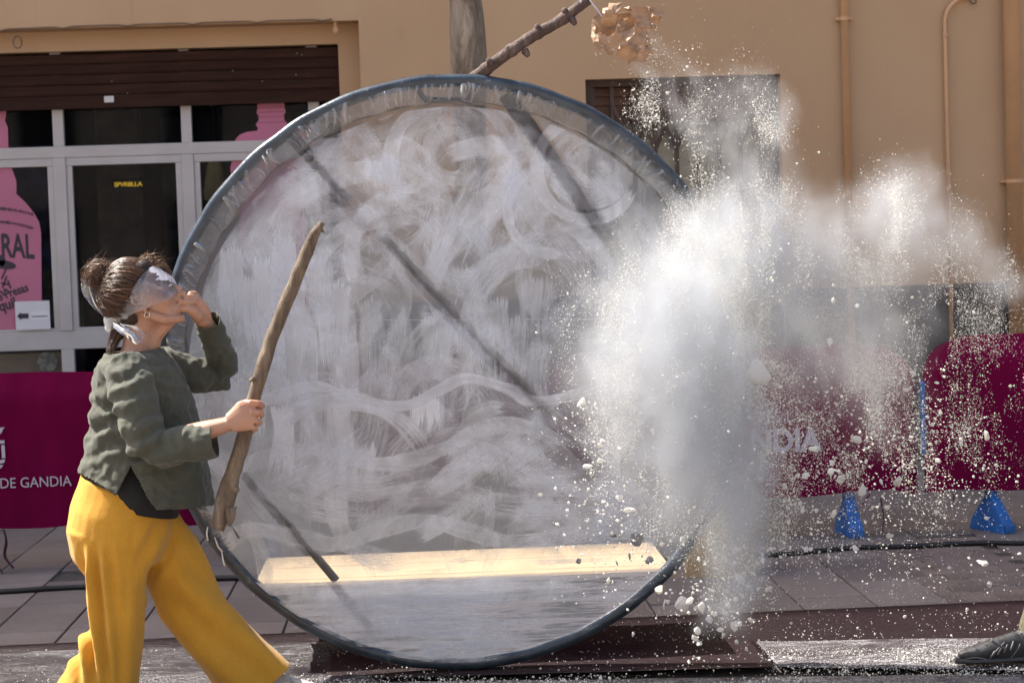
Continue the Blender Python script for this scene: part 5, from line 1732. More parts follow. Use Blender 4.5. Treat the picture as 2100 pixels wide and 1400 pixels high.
# ---- trousers
tr = MB()
lr(tr, [((166, 968), (352, 1030), 0.168, 0), ((160, 992), (350, 1050), 0.178, 0), ((145, 1035), (352, 1075), 0.190, 0), ((137, 1085), (350, 1115), 0.195, 0), ((145, 1130), (335, 1150), 0.18, 0), ((165, 1160), (300, 1165), 0.15, 0)], 30)
def legs(rows, dy):
    rs = []
    for (lx, ly), (rx, ry), d, cy in rows:
        a, b_ = W(lx, ly, cy), W(rx, ry, cy)
        rs.append(((a + b_) / 2, (b_ - a) / 2, Vector((0, d, 0))))
    tr.rings(rs, 26)
legs([((139, 1085), (318, 1115), 0.10, -0.085), ((150, 1130), (312, 1150), 0.105, -0.085), ((172, 1190), (303, 1195), 0.10, -0.08), ((180, 1240), (300, 1240), 0.098, -0.075),
      ((177, 1290), (298, 1290), 0.100, -0.07), ((150, 1345), (293, 1345), 0.105, -0.065), ((118, 1400), (287, 1402), 0.112, -0.06), ((98, 1440), (282, 1442), 0.118, -0.055)], 0)
legs([((228, 1095), (364, 1048), 0.095, 0.085), ((270, 1150), (402, 1105), 0.10, 0.088), ((305, 1212), (442, 1178), 0.10, 0.09), ((336, 1262), (474, 1232), 0.10, 0.09), ((372, 1312), (512, 1276), 0.105, 0.088),
      ((404, 1362), (566, 1326), 0.11, 0.085), ((440, 1418), (618, 1380), 0.118, 0.08), ((466, 1464), (658, 1418), 0.12, 0.08)], 0)
def wp(c):
    px, py = proj(c)
    d_ = 0.004 * noise.noise(Vector((c.x * 6, c.y * 6, c.z * 5)))
    near = c.y < YW
    if near and px < 330:      # hanging folds at the back of the near leg
        g_ = math.exp(-((px - 190) / 42) ** 2) * max(0, min(1, (py - 1110) / 60)) * max(0, min(1, (1420 - py) / 60))
        d_ += 0.020 * g_ * (math.sin((px - 0.10 * (py - 1200)) * 0.21) + 0.25 * noise.noise(c * 12))
        g_ = math.exp(-((px - 265) / 40) ** 2) * max(0, min(1, (py - 1180) / 80))
        d_ += 0.005 * g_ * math.sin((px + 0.04 * (py - 1200)) * 0.14 + 1)
    if px > 300:
        # long fold down the front leg and drape at the shin
        s_ = (px - 300) * 0.70 + (py - 1100) * 0.714
        t_ = -(px - 300) * 0.714 + (py - 1100) * 0.70
        d_ += 0.012 * max(0, min(1, (s_ - 60) / 80)) * math.sin(t_ * 0.075 + s_ * 0.006 + 0.6 * noise.noise(c * 6))
    # creases from the crotch
    g_ = math.exp(-((px - 318) / 34) ** 2 - ((py - 1120) / 70) ** 2)
    d_ += 0.008 * g_ * math.sin((px * 0.85 + py * 0.5) * 0.16)
    # seam at the waistband
    d_ += 0.003 * noise.noise(Vector((c.x * 22, c.y * 22, c.z * 9)))
    return d_
me_tr = fuse(tr, 'trousers', 0.0058, 6, wp)
cut(me_tr, W(536, 1410, 0.08), W(564, 1442, 0.08) - W(531, 1404, 0.08), 0.22)
cut(me_tr, W(190, 1432, -0.055), Vector((0, 0, -1)), 0.18)
trous = link('trousers', me_tr, woman, M_pants)
so = trous.modifiers.new('s', 'SOLIDIFY'); so.thickness = 0.003; so.offset = -1
m = MB()
a = [W(166 + (352 - 166) * t, 978 + 62 * t, -0.170 * math.sin(math.pi * (0.12 + 0.76 * t)) - 0.012) for t in np.linspace(0, 1, 24)]

# ---- shoes (mostly below the picture)
M_shoe = mat_simple('pale_canvas', (0.52, 0.49, 0.44), 0.7, 0.1, 12, 0.3, 200)
M_sole = mat_simple('white_rubber', (0.60, 0.59, 0.56), 0.6)
def shoe(heel, yaw, name, mu, ms, parent, L=0.25, tilt=0.0):
    heel = Vector(heel)
    rot = Matrix.Rotation(yaw, 3, 'Z') @ Matrix.Rotation(tilt, 3, 'Y')
    e_ = MB()
    prof = [(-0.02, 0.045, 0.030, 0.055), (0.02, 0.052, 0.036, 0.062), (0.07, 0.050, 0.036, 0.056), (0.12, 0.045, 0.040, 0.046), (0.17, 0.038, 0.044, 0.036), (0.21, 0.032, 0.042, 0.028), (0.24, 0.028, 0.032, 0.020), (0.255, 0.026, 0.016, 0.012)]
    rs = [(heel + rot @ Vector((x * L / 0.25, 0, z)), rot @ Vector((0, w_, 0)), rot @ Vector((0, 0, h))) for x, z, w_, h in prof]
    e_.rings(rs, 18)
    e_.tube([heel + rot @ Vector((0.02, 0, 0.05)), heel + rot @ Vector((0.015, 0, 0.11))], [0.046, 0.042], 14)
    up = fuse(e_, 'shoe_upper', 0.005, 3)
    root = link(name, up, parent, mu)
    s_ = MB()
    s_.rings([(heel + rot @ Vector((0, 0, 0.0)) + rot @ Vector((x * L / 0.25, 0, 0.012)), rot @ Vector((0, w_ + 0.006, 0)), rot @ Vector((0, 0, 0.013))) for x, z, w_, h in [(-0.032, 0, 0.022, 0)] + prof + [(0.266, 0, 0.006, 0)]], 14)
    s_.build('sole', ms, root, True)
    return root
f2 = W(588, 1424, 0.07); f2.z = 0.03
sh1 = shoe((f2.x - 0.10, f2.y, 0.005), 0.05, 'shoe', M_shoe, M_sole, woman)
f1 = W(172, 1430, -0.05); f1.z = 0.03
sh2 = shoe((f1.x - 0.06, f1.y, 0.035), 0.1, 'shoe', M_shoe, M_sole, woman, tilt=0.0)
m = MB()
for pa in (((597, 1388), (606, 1400), (616, 1412)), ((586, 1396), (600, 1394), (608, 1402), (606, 1414))):
    m.tube(catmull([W(x, y, 0.05) for x, y in pa], 10), 0.0028, 6)
m.build('shoelace', mat_simple('lace_pale', (0.55, 0.52, 0.46), 0.7), sh1, True)

# ---- hair: base cap, combed strands, bun
hm = MB()
for f, u, s, rf, rs_, ru in ((-0.020, 0.038, 0, 0.098, 0.082, 0.088), (-0.050, 0.005, 0, 0.068, 0.074, 0.080), (0.035, 0.088, 0, 0.040, 0.055, 0.030)):
    hm.ball(H(f, u, s), (rf * HK, rs_ * HK, ru * HK), 22, 14, HM)
BUN = W(203, 562)
hm.ball(BUN, (0.040, 0.036, 0.044), 16, 10)
hm.tube([H(-0.075, 0.080), W(222, 590), BUN], [0.040, 0.032, 0.034], 12)
hm.tube([H(-0.085, -0.045), W(236, 690), W(228, 720, 0.02)], [0.030, 0.022, 0.012], 10)
def hair_keep(c):
    return 0.004 * noise.noise(c * 30)
me_h = fuse(hm, 'hair', 0.005, 3, hair_keep)
# keep the hair off the face
bm = bmesh.new(); bm.from_mesh(me_h)
kill = []
def hl(c):
    d_ = (c - HC) / HK
    return d_.dot(HF), d_.dot(HU), d_.dot(HS)
def face_zone(f, u):
    # in front of the hairline that runs from forehead to ear to nape
    return f > np.interp(u, [-0.12, -0.05, -0.02, 0.03, 0.07, 0.10, 0.13], [-0.06, -0.045, -0.035, 0.010, 0.055, 0.085, 0.2])
for f_ in bm.faces:
    c = f_.calc_center_median()
    f, u, s = hl(c)
    if face_zone(f, u): kill.append(f_)
bmesh.ops.delete(bm, geom=kill, context='FACES'); bm.to_mesh(me_h); bm.free()
hair = link('hair', me_h, woman, M_hairdk)
hs_v, hs_f, hs_a = [], [], []
def strand(pts, r, shade):
    b0 = len(hs_v)
    n = len(pts)
    for i, p_ in enumerate(pts):
        t = (pts[min(i + 1, n - 1)] - pts[max(i - 1, 0)])
        if t.length < 1e-9: t = Vector((0, 0, 1))
        t.normalize()
        u = t.orthogonal().normalized(); w_ = t.cross(u)
        rr = r * (1 - 0.75 * (i / (n - 1)) ** 2)
        for k in range(3):
            a = k * 2.0944
            hs_v.append((p_ + u * rr * math.cos(a) + w_ * rr * math.sin(a))[:]); hs_a.append(shade)
        if i:
            for k in range(3):
                l = (k + 1) % 3
                hs_f.append((b0 + (i - 1) * 3 + k, b0 + (i - 1) * 3 + l, b0 + i * 3 + l, b0 + i * 3 + k))
rh = random.Random(4)
def rv(s=1.0): return Vector((rh.gauss(0, s), rh.gauss(0, s), rh.gauss(0, s)))
ctr = H(-0.022, 0.036)
root_b = W(222, 590)
def cap_r(d_):
    f, u, s = d_.dot(HF), d_.dot(HU), d_.dot(HS)
    return HK / math.sqrt((f / 0.103) ** 2 + (s / 0.087) ** 2 + (u / 0.094) ** 2)
k = 0
while k < 2300:
    d0 = rv().normalized()
    p0 = ctr + d0 * cap_r(d0)
    f, u, s = hl(p0)
    if face_zone(f + 0.008, u) or u < -0.07: continue
    k += 1
    d1 = (root_b - ctr).normalized()
    ang = d0.angle(d1)
    n = 9
    pts = []
    lift = rh.uniform(0.001, 0.022); wv = rh.uniform(0, 6.28); wa = rh.uniform(0, 0.011)
    side_ = d0.cross(d1)
    for i in range(n):
        t = i / (n - 1)
        d_ = d0.slerp(d1, t * 0.93) if ang > 0.05 and ang < 3.1 else d0
        rr = cap_r(d_) + lift * math.sin(math.pi * min(1, t * 1.1 + 0.05)) + 0.0035 * noise.noise(d_ * 14) 
        p_ = ctr + d_ * rr
        if side_.length > 1e-4: p_ = p_ + side_.normalized() * wa * math.sin(wv + t * 7)
        pts.append(p_)
    strand(pts, rh.uniform(0.0006, 0.0012), min(1, max(0, rh.gauss(0.45, 0.26))))
# bun coils
for k in range(900):
    n1 = rv().normalized(); a1 = n1.orthogonal().normalized(); b1 = n1.cross(a1)
    r0 = rh.uniform(0.028, 0.050)
    c0 = BUN + rv(0.006)
    sp = rh.uniform(1.4, 3.8); t0 = rh.uniform(0, 6.28)
    pts = [c0 + (a1 * math.cos(t0 + sp * i / 10) + b1 * math.sin(t0 + sp * i / 10) * 0.9) * r0 * (1 + 0.1 * math.sin(i)) + n1 * 0.012 * math.sin(i * 0.4) for i in range(11)]
    strand(pts, rh.uniform(0.0006, 0.0012), min(1, max(0, rh.gauss(0.50, 0.26))))
# second small knot where the front hair is pinned
KN = W(303, 540)
for k in range(230):
    n1 = rv().normalized(); a1 = n1.orthogonal().normalized(); b1 = n1.cross(a1)
    r0 = rh.uniform(0.010, 0.026); c0 = KN + rv(0.006)
    sp = rh.uniform(1.2, 3.0); t0 = rh.uniform(0, 6.28)
    pts = [c0 + (a1 * math.cos(t0 + sp * i / 8) * 1.5 + b1 * math.sin(t0 + sp * i / 8)) * r0 for i in range(9)]
    strand(pts, rh.uniform(0.0008, 0.0014), min(1, max(0, rh.gauss(0.55, 0.22))))
# loose ends: crown, fringe, nape
for k in range(240):
    if k < 120: p0 = BUN + rv(0.022); g0 = Vector((rh.uniform(-.5, 1.0), rh.uniform(-.5, .5), rh.uniform(0.0, 1.0)))
    else: p0 = KN + rv(0.014); g0 = Vector((rh.uniform(0.1, 1.0), rh.uniform(-.5, .5), rh.uniform(-0.5, 0.7)))
    g0.normalize(); L = rh.uniform(0.02, 0.055); bend = rv(0.7)
    pts = [p0 + g0 * L * (i / 7) + bend * L * 0.4 * (i / 7) ** 2 + Vector((0, 0, -0.25 * L * (i / 7) ** 2)) for i in range(8)]
    strand(pts, 0.0007, min(1, max(0, rh.gauss(0.6, 0.25))))
for k in range(16):
    p0 = W(318 + rh.uniform(-6, 4), 545 + rh.uniform(-6, 5), rh.uniform(-0.05, 0.03))
    pts = catmull([p0, p0 + Vector((0.030, 0, 0.004 + rh.uniform(-.01, .012))), p0 + Vector((0.048 + rh.uniform(-.01, .01), 0, -0.03)), p0 + Vector((0.052 + rh.uniform(-.014, .01), 0, -0.075 + rh.uniform(-.02, .03)))], 10)
    strand(pts, 0.0008, 0.6)
for k in range(150):
    p0 = H(-0.080 + rh.uniform(-.02, .03), -0.035 + rh.uniform(-.02, .03), rh.uniform(-0.06, 0.06))
    e_ = W(226 + rh.uniform(-9, 9), 715 + rh.uniform(-14, 16), rh.uniform(-0.05, 0.05))
    pts = catmull([p0, p0 * 0.5 + e_ * 0.5 + Vector((-0.008 + rh.uniform(-.006, .006), rh.uniform(-.01, .01), 0)), e_], 9)
    strand(pts, rh.uniform(0.0008, 0.0014), min(1, max(0, rh.gauss(0.4, 0.22))))
me = bpy.data.meshes.new('strands'); me.from_pydata(hs_v, [], hs_f)
at = me.attributes.new('strand', 'FLOAT', 'POINT'); at.data.foreach_set('value', hs_a)
me.polygons.foreach_set('use_smooth', [True] * len(me.polygons))
o = link('strands', me, hair, M_hair); o['kind'] = 'stuff'

# ---- blindfold of clear plastic
def clear_mat():
    b = NT('blindfold_plastic')
    o = b.obj()
    fr = b.n('ShaderNodeFresnel'); fr.inputs['IOR'].default_value = 1.5
    tr_ = b.n('ShaderNodeBsdfTransparent'); tr_.inputs[0].default_value = (0.90, 0.92, 0.97, 1)
    df = b.n('ShaderNodeBsdfDiffuse'); df.inputs[0].default_value = (0.78, 0.80, 0.88, 1)
    tl = b.n('ShaderNodeBsdfTranslucent'); tl.inputs[0].default_value = (0.85, 0.86, 0.9, 1)
    gl = b.n('ShaderNodeBsdfGlossy'); gl.inputs['Roughness'].default_value = 0.12
    b.set(gl.inputs['Normal'], b.bump(b.noise(o, 40, 4, 0.6, 0.5), 0.4, 0.006))
    f = b.step(b.noise(o, 16, 5, 0.6, 0.6), 0.4, 0.75)
    s = b.mixs(b.math('ADD', 0.14, b.math('MULTIPLY', f, 0.34)), tr_.outputs[0], b.mixs(0.5, df.outputs[0], tl.outputs[0]))
    return b.done(b.mixs(b.math('MULTIPLY', fr.outputs[0], 1.2, clamp=True), s, gl.outputs[0]))
M_clear = clear_mat()
def band(t, v):
    """t 0..1 from the knot round the near side, front, far side and back; v 0..1 across"""
    a = math.pi - 2 * math.pi * t
    cf = math.cos(a); sf = math.sin(a)
    f = 0.106 * cf if cf > 0 else 0.128 * cf
    s = 0.094 * sf * (1 if cf > 0 else (1 - 0.25 * cf * cf))
    fr_ = (cf + 1) / 2
    uc = -0.020 + 0.044 * fr_
    h = 0.014 + 0.096 * min(1, fr_ * 1.18) ** 1.2
    f2_ = f - 0.030 * max(0, v - 0.45) * fr_ * 2 * (cf > 0)
    return H(f2_, uc + (v - 0.5) * h, s)
nt_, nv_ = 80, 8
vs, fs = [], []
for i in range(nt_ + 1):
    for j in range(nv_ + 1):
        p_ = band(i / nt_, j / nv_)
        p_ = p_ + (p_ - HC).normalized() * 0.003 * noise.noise(p_ * 30)
        vs.append(p_[:])
for i in range(nt_):
    for j in range(nv_):
        q_ = i * (nv_ + 1) + j
        fs.append((q_, q_ + 1, q_ + nv_ + 2, q_ + nv_ + 1))
blind = MB().add(vs, fs).build('blindfold', M_clear, woman, True)
# dried paint over the eyes
M_patch = NT('dried_paint_lilac'); s_ = M_patch.pbr((0.88, 0.87, 0.93), 0.6, M_patch.bump(M_patch.noise(M_patch.obj(), 60, 4), 0.3, 0.004)); tl = M_patch.n('ShaderNodeBsdfTranslucent'); tl.inputs[0].default_value = (0.92, 0.92, 0.96, 1)
M_patch = M_patch.done(M_patch.mixs(0.35, s_, tl.outputs[0]))
vs, fs = [], []
nn, mm = 44, 20
ids = {}
for i in range(nn + 1):
    for j in range(mm + 1):
        t = 0.30 + 0.30 * i / nn; v = 0.05 + 0.93 * j / mm
        p_ = band(t, v); p_ = p_ + (p_ - HC).normalized() * 0.0055
        ids[i, j] = len(vs); vs.append(p_[:])
for i in range(nn):
    for j in range(mm):
        a, b_ = (i + .5) / nn, (j + .5) / mm
        rag = 0.34 + 0.22 * noise.noise(Vector((b_ * 4, 2.0, 0))) + 0.10 * noise.noise(Vector((b_ * 14, 5.0, 0)))
        rag2 = 0.20 + 0.12 * noise.noise(Vector((a * 5, 9.0, 0))) + 0.07 * noise.noise(Vector((a * 16, 1.0, 0)))
        if a > rag + 0.02 and b_ > rag2 + 0.04 and a < 0.97:
            fs.append((ids[i, j], ids[i, j + 1], ids[i + 1, j + 1], ids[i + 1, j]))
MB().add(vs, fs).build('paint_patch', M_patch, blind, True)
# knot and two tails
M_knot = NT('knot_plastic'); s_ = M_knot.pbr((0.72, 0.76, 0.78), 0.22, M_knot.bump(M_knot.noise(M_knot.obj(), 60, 4), 0.6, 0.01)); tl = M_knot.n('ShaderNodeBsdfTranslucent'); tl.inputs[0].default_value = (0.8, 0.82, 0.84, 1)
tr_ = M_knot.n('ShaderNodeBsdfTransparent'); M_knot = M_knot.done(M_knot.mixs(0.15, M_knot.mixs(0.45, s_, tl.outputs[0]), tr_.outputs[0]))
kn = MB()
K0 = W(228, 657, -0.02)
kn.ball(K0, (0.027, 0.026, 0.029), 12, 8); kn.ball(W(241, 650, -0.035), (0.032, 0.020, 0.022), 12, 8); kn.ball(W(222, 670, -0.02), (0.012, 0.014, 0.016), 10, 7)
kn.tube([W(229, 655, -0.03), W(250, 645, -0.05), W(262, 648, -0.07)], [0.018, 0.017, 0.010], 10)
me = fuse(kn, 'knot', 0.004, 2, lambda c: 0.005 * noise.noise(c * 45))
link('knot', me, blind, M_knot)
def tail(path, widths, tw, name):
    q_ = catmull([W(*p) for p in path], 30)
    vs, fs = [], []
    for i, p_ in enumerate(q_):
        t = i / 29
        w_ = np.interp(t, np.linspace(0, 1, len(widths)), widths) / 592
        tg = (q_[min(i + 1, 29)] - q_[max(i - 1, 0)]).normalized()
        sd = tg.cross(Vector((0, 1, 0))).normalized()
        a = tw * (t - 0.3)
        sd = sd * math.cos(a) + Vector((0, 1, 0)) * math.sin(a)
        up = tg.cross(sd)
        for j in range(7):
            v = j / 6 - 0.5
            vs.append((p_ + sd * w_ * v * 2 + up * 0.012 * math.sin(v * 9 + t * 5) * (0.3 + t))[:])
    for i in range(29):
        for j in range(6):
            b0 = i * 7 + j
            fs.append((b0, b0 + 1, b0 + 8, b0 + 7))
    MB().add(vs, fs).build(name, M_clear, blind, True)
tail([(222, 652, -0.02), (200, 628, -0.01), (184, 598, 0.0), (176, 569, 0.0)], [3, 8, 13, 11], 0.7, 'tail')
tail([(224, 650, 0.0), (211, 618, 0.02), (200, 590, 0.03), (194, 574, 0.03)], [3, 6, 8, 7], -0.8, 'tail')
tail([(232, 664, -0.05), (255, 676, -0.085), (274, 684, -0.10), (292, 697, -0.11)], [4, 11, 15, 16], 0.9, 'tail')

# ------------------------------------------------------------------ second person: only a shoe and shin reach into the frame
man = empty('person', (2.35, 6.5, 0), 'person at the right edge in olive trousers and a dark laced shoe', 'person')
M_olive = linen_mat('olive_cotton', (0.12, 0.105, 0.055), 320)
M_jkt = linen_mat('dark_jacket', (0.03, 0.032, 0.036), 300)
M_shoe_dk = mat_simple('shoe_dark', (0.022, 0.023, 0.026), 0.55, 0.3, 30, 0.4, 150)
M_sole_dk = mat_simple('shoe_sole', (0.05, 0.05, 0.052), 0.7)
tx = P(1966, 1365, 6.6).x
ax_ = tx + 0.25
sd1 = shoe((tx + 0.275, 6.6, 0.032), math.pi, 'shoe', M_shoe_dk, M_sole_dk, man, L=0.27)
shoe((tx + 1.05, 6.42, 0.032), math.pi - 0.2, 'shoe', M_shoe_dk, M_sole_dk, man, L=0.27)
m = MB()
from mathutils.bvhtree import BVHTree
bv = BVHTree.FromPolygons([v.co[:] for v in sd1.data.vertices], [tuple(f.vertices) for f in sd1.data.polygons])
def on_shoe(pts, r, lift=0.001):
    q_ = []
    for x, z in catmull([(a_, b__) for a_, b__ in pts], 14) and [(v.x, v.y) for v in catmull(pts, 14)]:
        h_ = bv.ray_cast(Vector((tx + x, 5.5, z)), Vector((0, 1, 0)))
        if h_[0] is not None: q_.append(h_[0] + h_[1] * lift)
    if len(q_) > 3: m.tube(q_, r, 5)
on_shoe([(0.015, 0.052), (0.05, 0.060), (0.10, 0.050), (0.16, 0.044), (0.25, 0.046)], 0.0022)      # toe guard seam
on_shoe([(0.10, 0.052), (0.13, 0.085), (0.16, 0.108)], 0.0018)
for k in range(4):
    on_shoe([(0.105 + 0.024 * k, 0.062 + 0.006 * k), (0.120 + 0.024 * k, 0.080 + 0.010 * k)], 0.0028, 0.002)
on_shoe([(0.18, 0.050), (0.20, 0.075), (0.215, 0.100)], 0.0018)
lx = P(2062, 1328, 6.56)
m.tube(catmull([lx, lx + Vector((-0.022, -0.01, 0.012)), lx + Vector((-0.052, -0.01, 0.034)), lx + Vector((-0.045, -0.01, 0.022)), lx + Vector((0.0, 0, -0.006))], 20), 0.003, 6)
m.build('shoelace', mat_simple('lace_grey', (0.18, 0.18, 0.18), 0.7), sd1, True)
mb = MB()
hx = ax_ + 0.62
mb.tube([(ax_ + 0.035, 6.6, 0.10), (ax_ + 0.075, 6.6, 0.20), (ax_ + 0.27, 6.6, 0.50), (hx - 0.04, 6.56, 0.86)], [0.072, 0.085, 0.092, 0.11], 16)
mb.tube([(ax_ + 0.81, 6.42, 0.10), (ax_ + 0.74, 6.42, 0.50), (hx + 0.04, 6.44, 0.86)], [0.075, 0.088, 0.11], 16)
mb.tube([(hx, 6.5, 0.82), (hx, 6.5, 0.95), (hx, 6.5, 1.05)], [(0.17, 0.12), (0.17, 0.12), (0.15, 0.11)], 18, side=(0, 1, 0))
me = fuse(mb, 'trousers', 0.009, 4, lambda c: 0.008 * noise.noise(Vector((c.x * 9, c.y * 9, c.z * 16))) * (1 if c.z < 0.6 else 0.4))
link('trousers', me, man, M_olive)
mb = MB()
mb.tube([(hx, 6.5, 0.98), (hx, 6.5, 1.2), (hx + 0.0, 6.5, 1.40), (hx, 6.5, 1.48)], [(0.18, 0.13), (0.19, 0.13), (0.20, 0.11), (0.09, 0.07)], 18, side=(0, 1, 0))
for s in (-1, 1):
    mb.tube([(hx, 6.5 + 0.18 * s, 1.40), (hx - 0.03, 6.5 + 0.25 * s, 1.15), (hx - 0.10, 6.5 + 0.24 * s, 0.92)], [0.07, 0.058, 0.045], 12)
me = fuse(mb, 'jacket', 0.010, 4, lambda c: 0.006 * noise.noise(c * 11)); link('jacket', me, man, M_jkt)
mb = MB()
mb.ball((hx - 0.02, 6.5, 1.66), (0.095, 0.075, 0.115), 18, 12); mb.tube([(hx, 6.5, 1.44), (hx - 0.005, 6.5, 1.60)], 0.052, 14)
mb.tube([(hx - 0.10, 6.5, 1.67), (hx - 0.125, 6.5, 1.64)], [0.010, 0.013], 8); mb.ball((hx - 0.085, 6.5, 1.585), 0.028, 10, 8)
for s in (-1, 1):
    mb.ball((hx - 0.01, 6.5 + 0.075 * s, 1.65), (0.02, 0.01, 0.03), 10, 7)
    mb.tube([(hx - 0.10, 6.5 + 0.24 * s, 0.95), (hx - 0.115, 6.5 + 0.235 * s, 0.86), (hx - 0.12, 6.5 + 0.23 * s, 0.80)], [0.030, (0.038, 0.018), (0.036, 0.016)], 12)
    for q_ in range(4):
        y_ = 6.5 + 0.23 * s + (q_ - 1.5) * 0.019
        mb.tube([(hx - 0.12, y_, 0.81), (hx - 0.123, y_, 0.765), (hx - 0.112, y_, 0.725 + 0.006 * abs(q_ - 1))], 0.009, 8)
    mb.tube([(hx - 0.13, 6.5 + 0.21 * s, 0.86), (hx - 0.155, 6.5 + 0.20 * s, 0.82), (hx - 0.16, 6.5 + 0.20 * s, 0.785)], [0.012, 0.011, 0.009], 8)
me = fuse(mb, 'body', 0.005, 3); link('body', me, man, M_skin)
mb = MB(); mb.ball((hx + 0.005, 6.5, 1.69), (0.098, 0.082, 0.102), 18, 12)
me = fuse(mb, 'hair', 0.007, 2, lambda c: 0.006 * noise.noise(c * 40))
bm = bmesh.new(); bm.from_mesh(me); bmesh.ops.delete(bm, geom=[f for f in bm.faces if f.calc_center_median().x < hx - 0.05 and f.calc_center_median().z < 1.735], context='FACES'); bm.to_mesh(me); bm.free()
link('hair', me, man, M_hairdk)
# ------------------------------------------------------------------ powder: cloud, grains and lumps
YC = 6.70
MIST = [  # px, py, sigma x, sigma y (pixels), turn in degrees, weight, depth
    (1335, 165, 60, 16, 38, 0.40, 6.88), (1400, 120, 75, 18, 32, 0.22, 6.88), (1420, 225, 85, 24, 44, 0.40, 6.85), (1490, 200, 85, 24, 46, 0.32, 6.85), (1515, 320, 80, 32, 55, 0.55, 6.78), (1575, 265, 95, 20, 62, 0.60, 6.78),
    (1590, 390, 90, 28, 75, 0.35, 6.7), (1525, 410, 62, 70, 20, 0.62, 6.62), (1490, 490, 90, 90, 0, 0.85, 6.5), (1415, 575, 105, 90, 20, 0.85, 6.35), (1345, 660, 100, 105, 10, 1.0, 6.25),
    (1375, 790, 100, 130, 0, 1.35, 6.2), (1440, 920, 85, 125, 0, 1.35, 6.2), (1480, 1040, 50, 110, 0, 1.0, 6.2), (1490, 1160, 36, 80, 0, 0.6, 6.2), (1488, 1240, 30, 50, 0, 0.3, 6.2),
    (1600, 560, 100, 95, 0, 0.85, 6.55), (1720, 485, 90, 55, 10, 0.7, 6.8), (1830, 415, 70, 50, 0, 0.65, 6.9), (1895, 475, 70, 55, 20, 0.6, 6.9), (1985, 540, 90, 36, 20, 0.30, 6.95),
    (2065, 592, 60, 36, 10, 0.25, 6.95), (1780, 600, 105, 100, 0, 0.6, 6.8), (1650, 690, 130, 100, 0, 0.55, 6.65), (1770, 790, 110, 90, 0, 0.32, 6.7), (1530, 830, 42, 170, 0, 0.5, 6.35),
    (1270, 900, 60, 120, 0, 0.30, 6.2), (1250, 760, 55, 80, 0, 0.25, 6.2)]

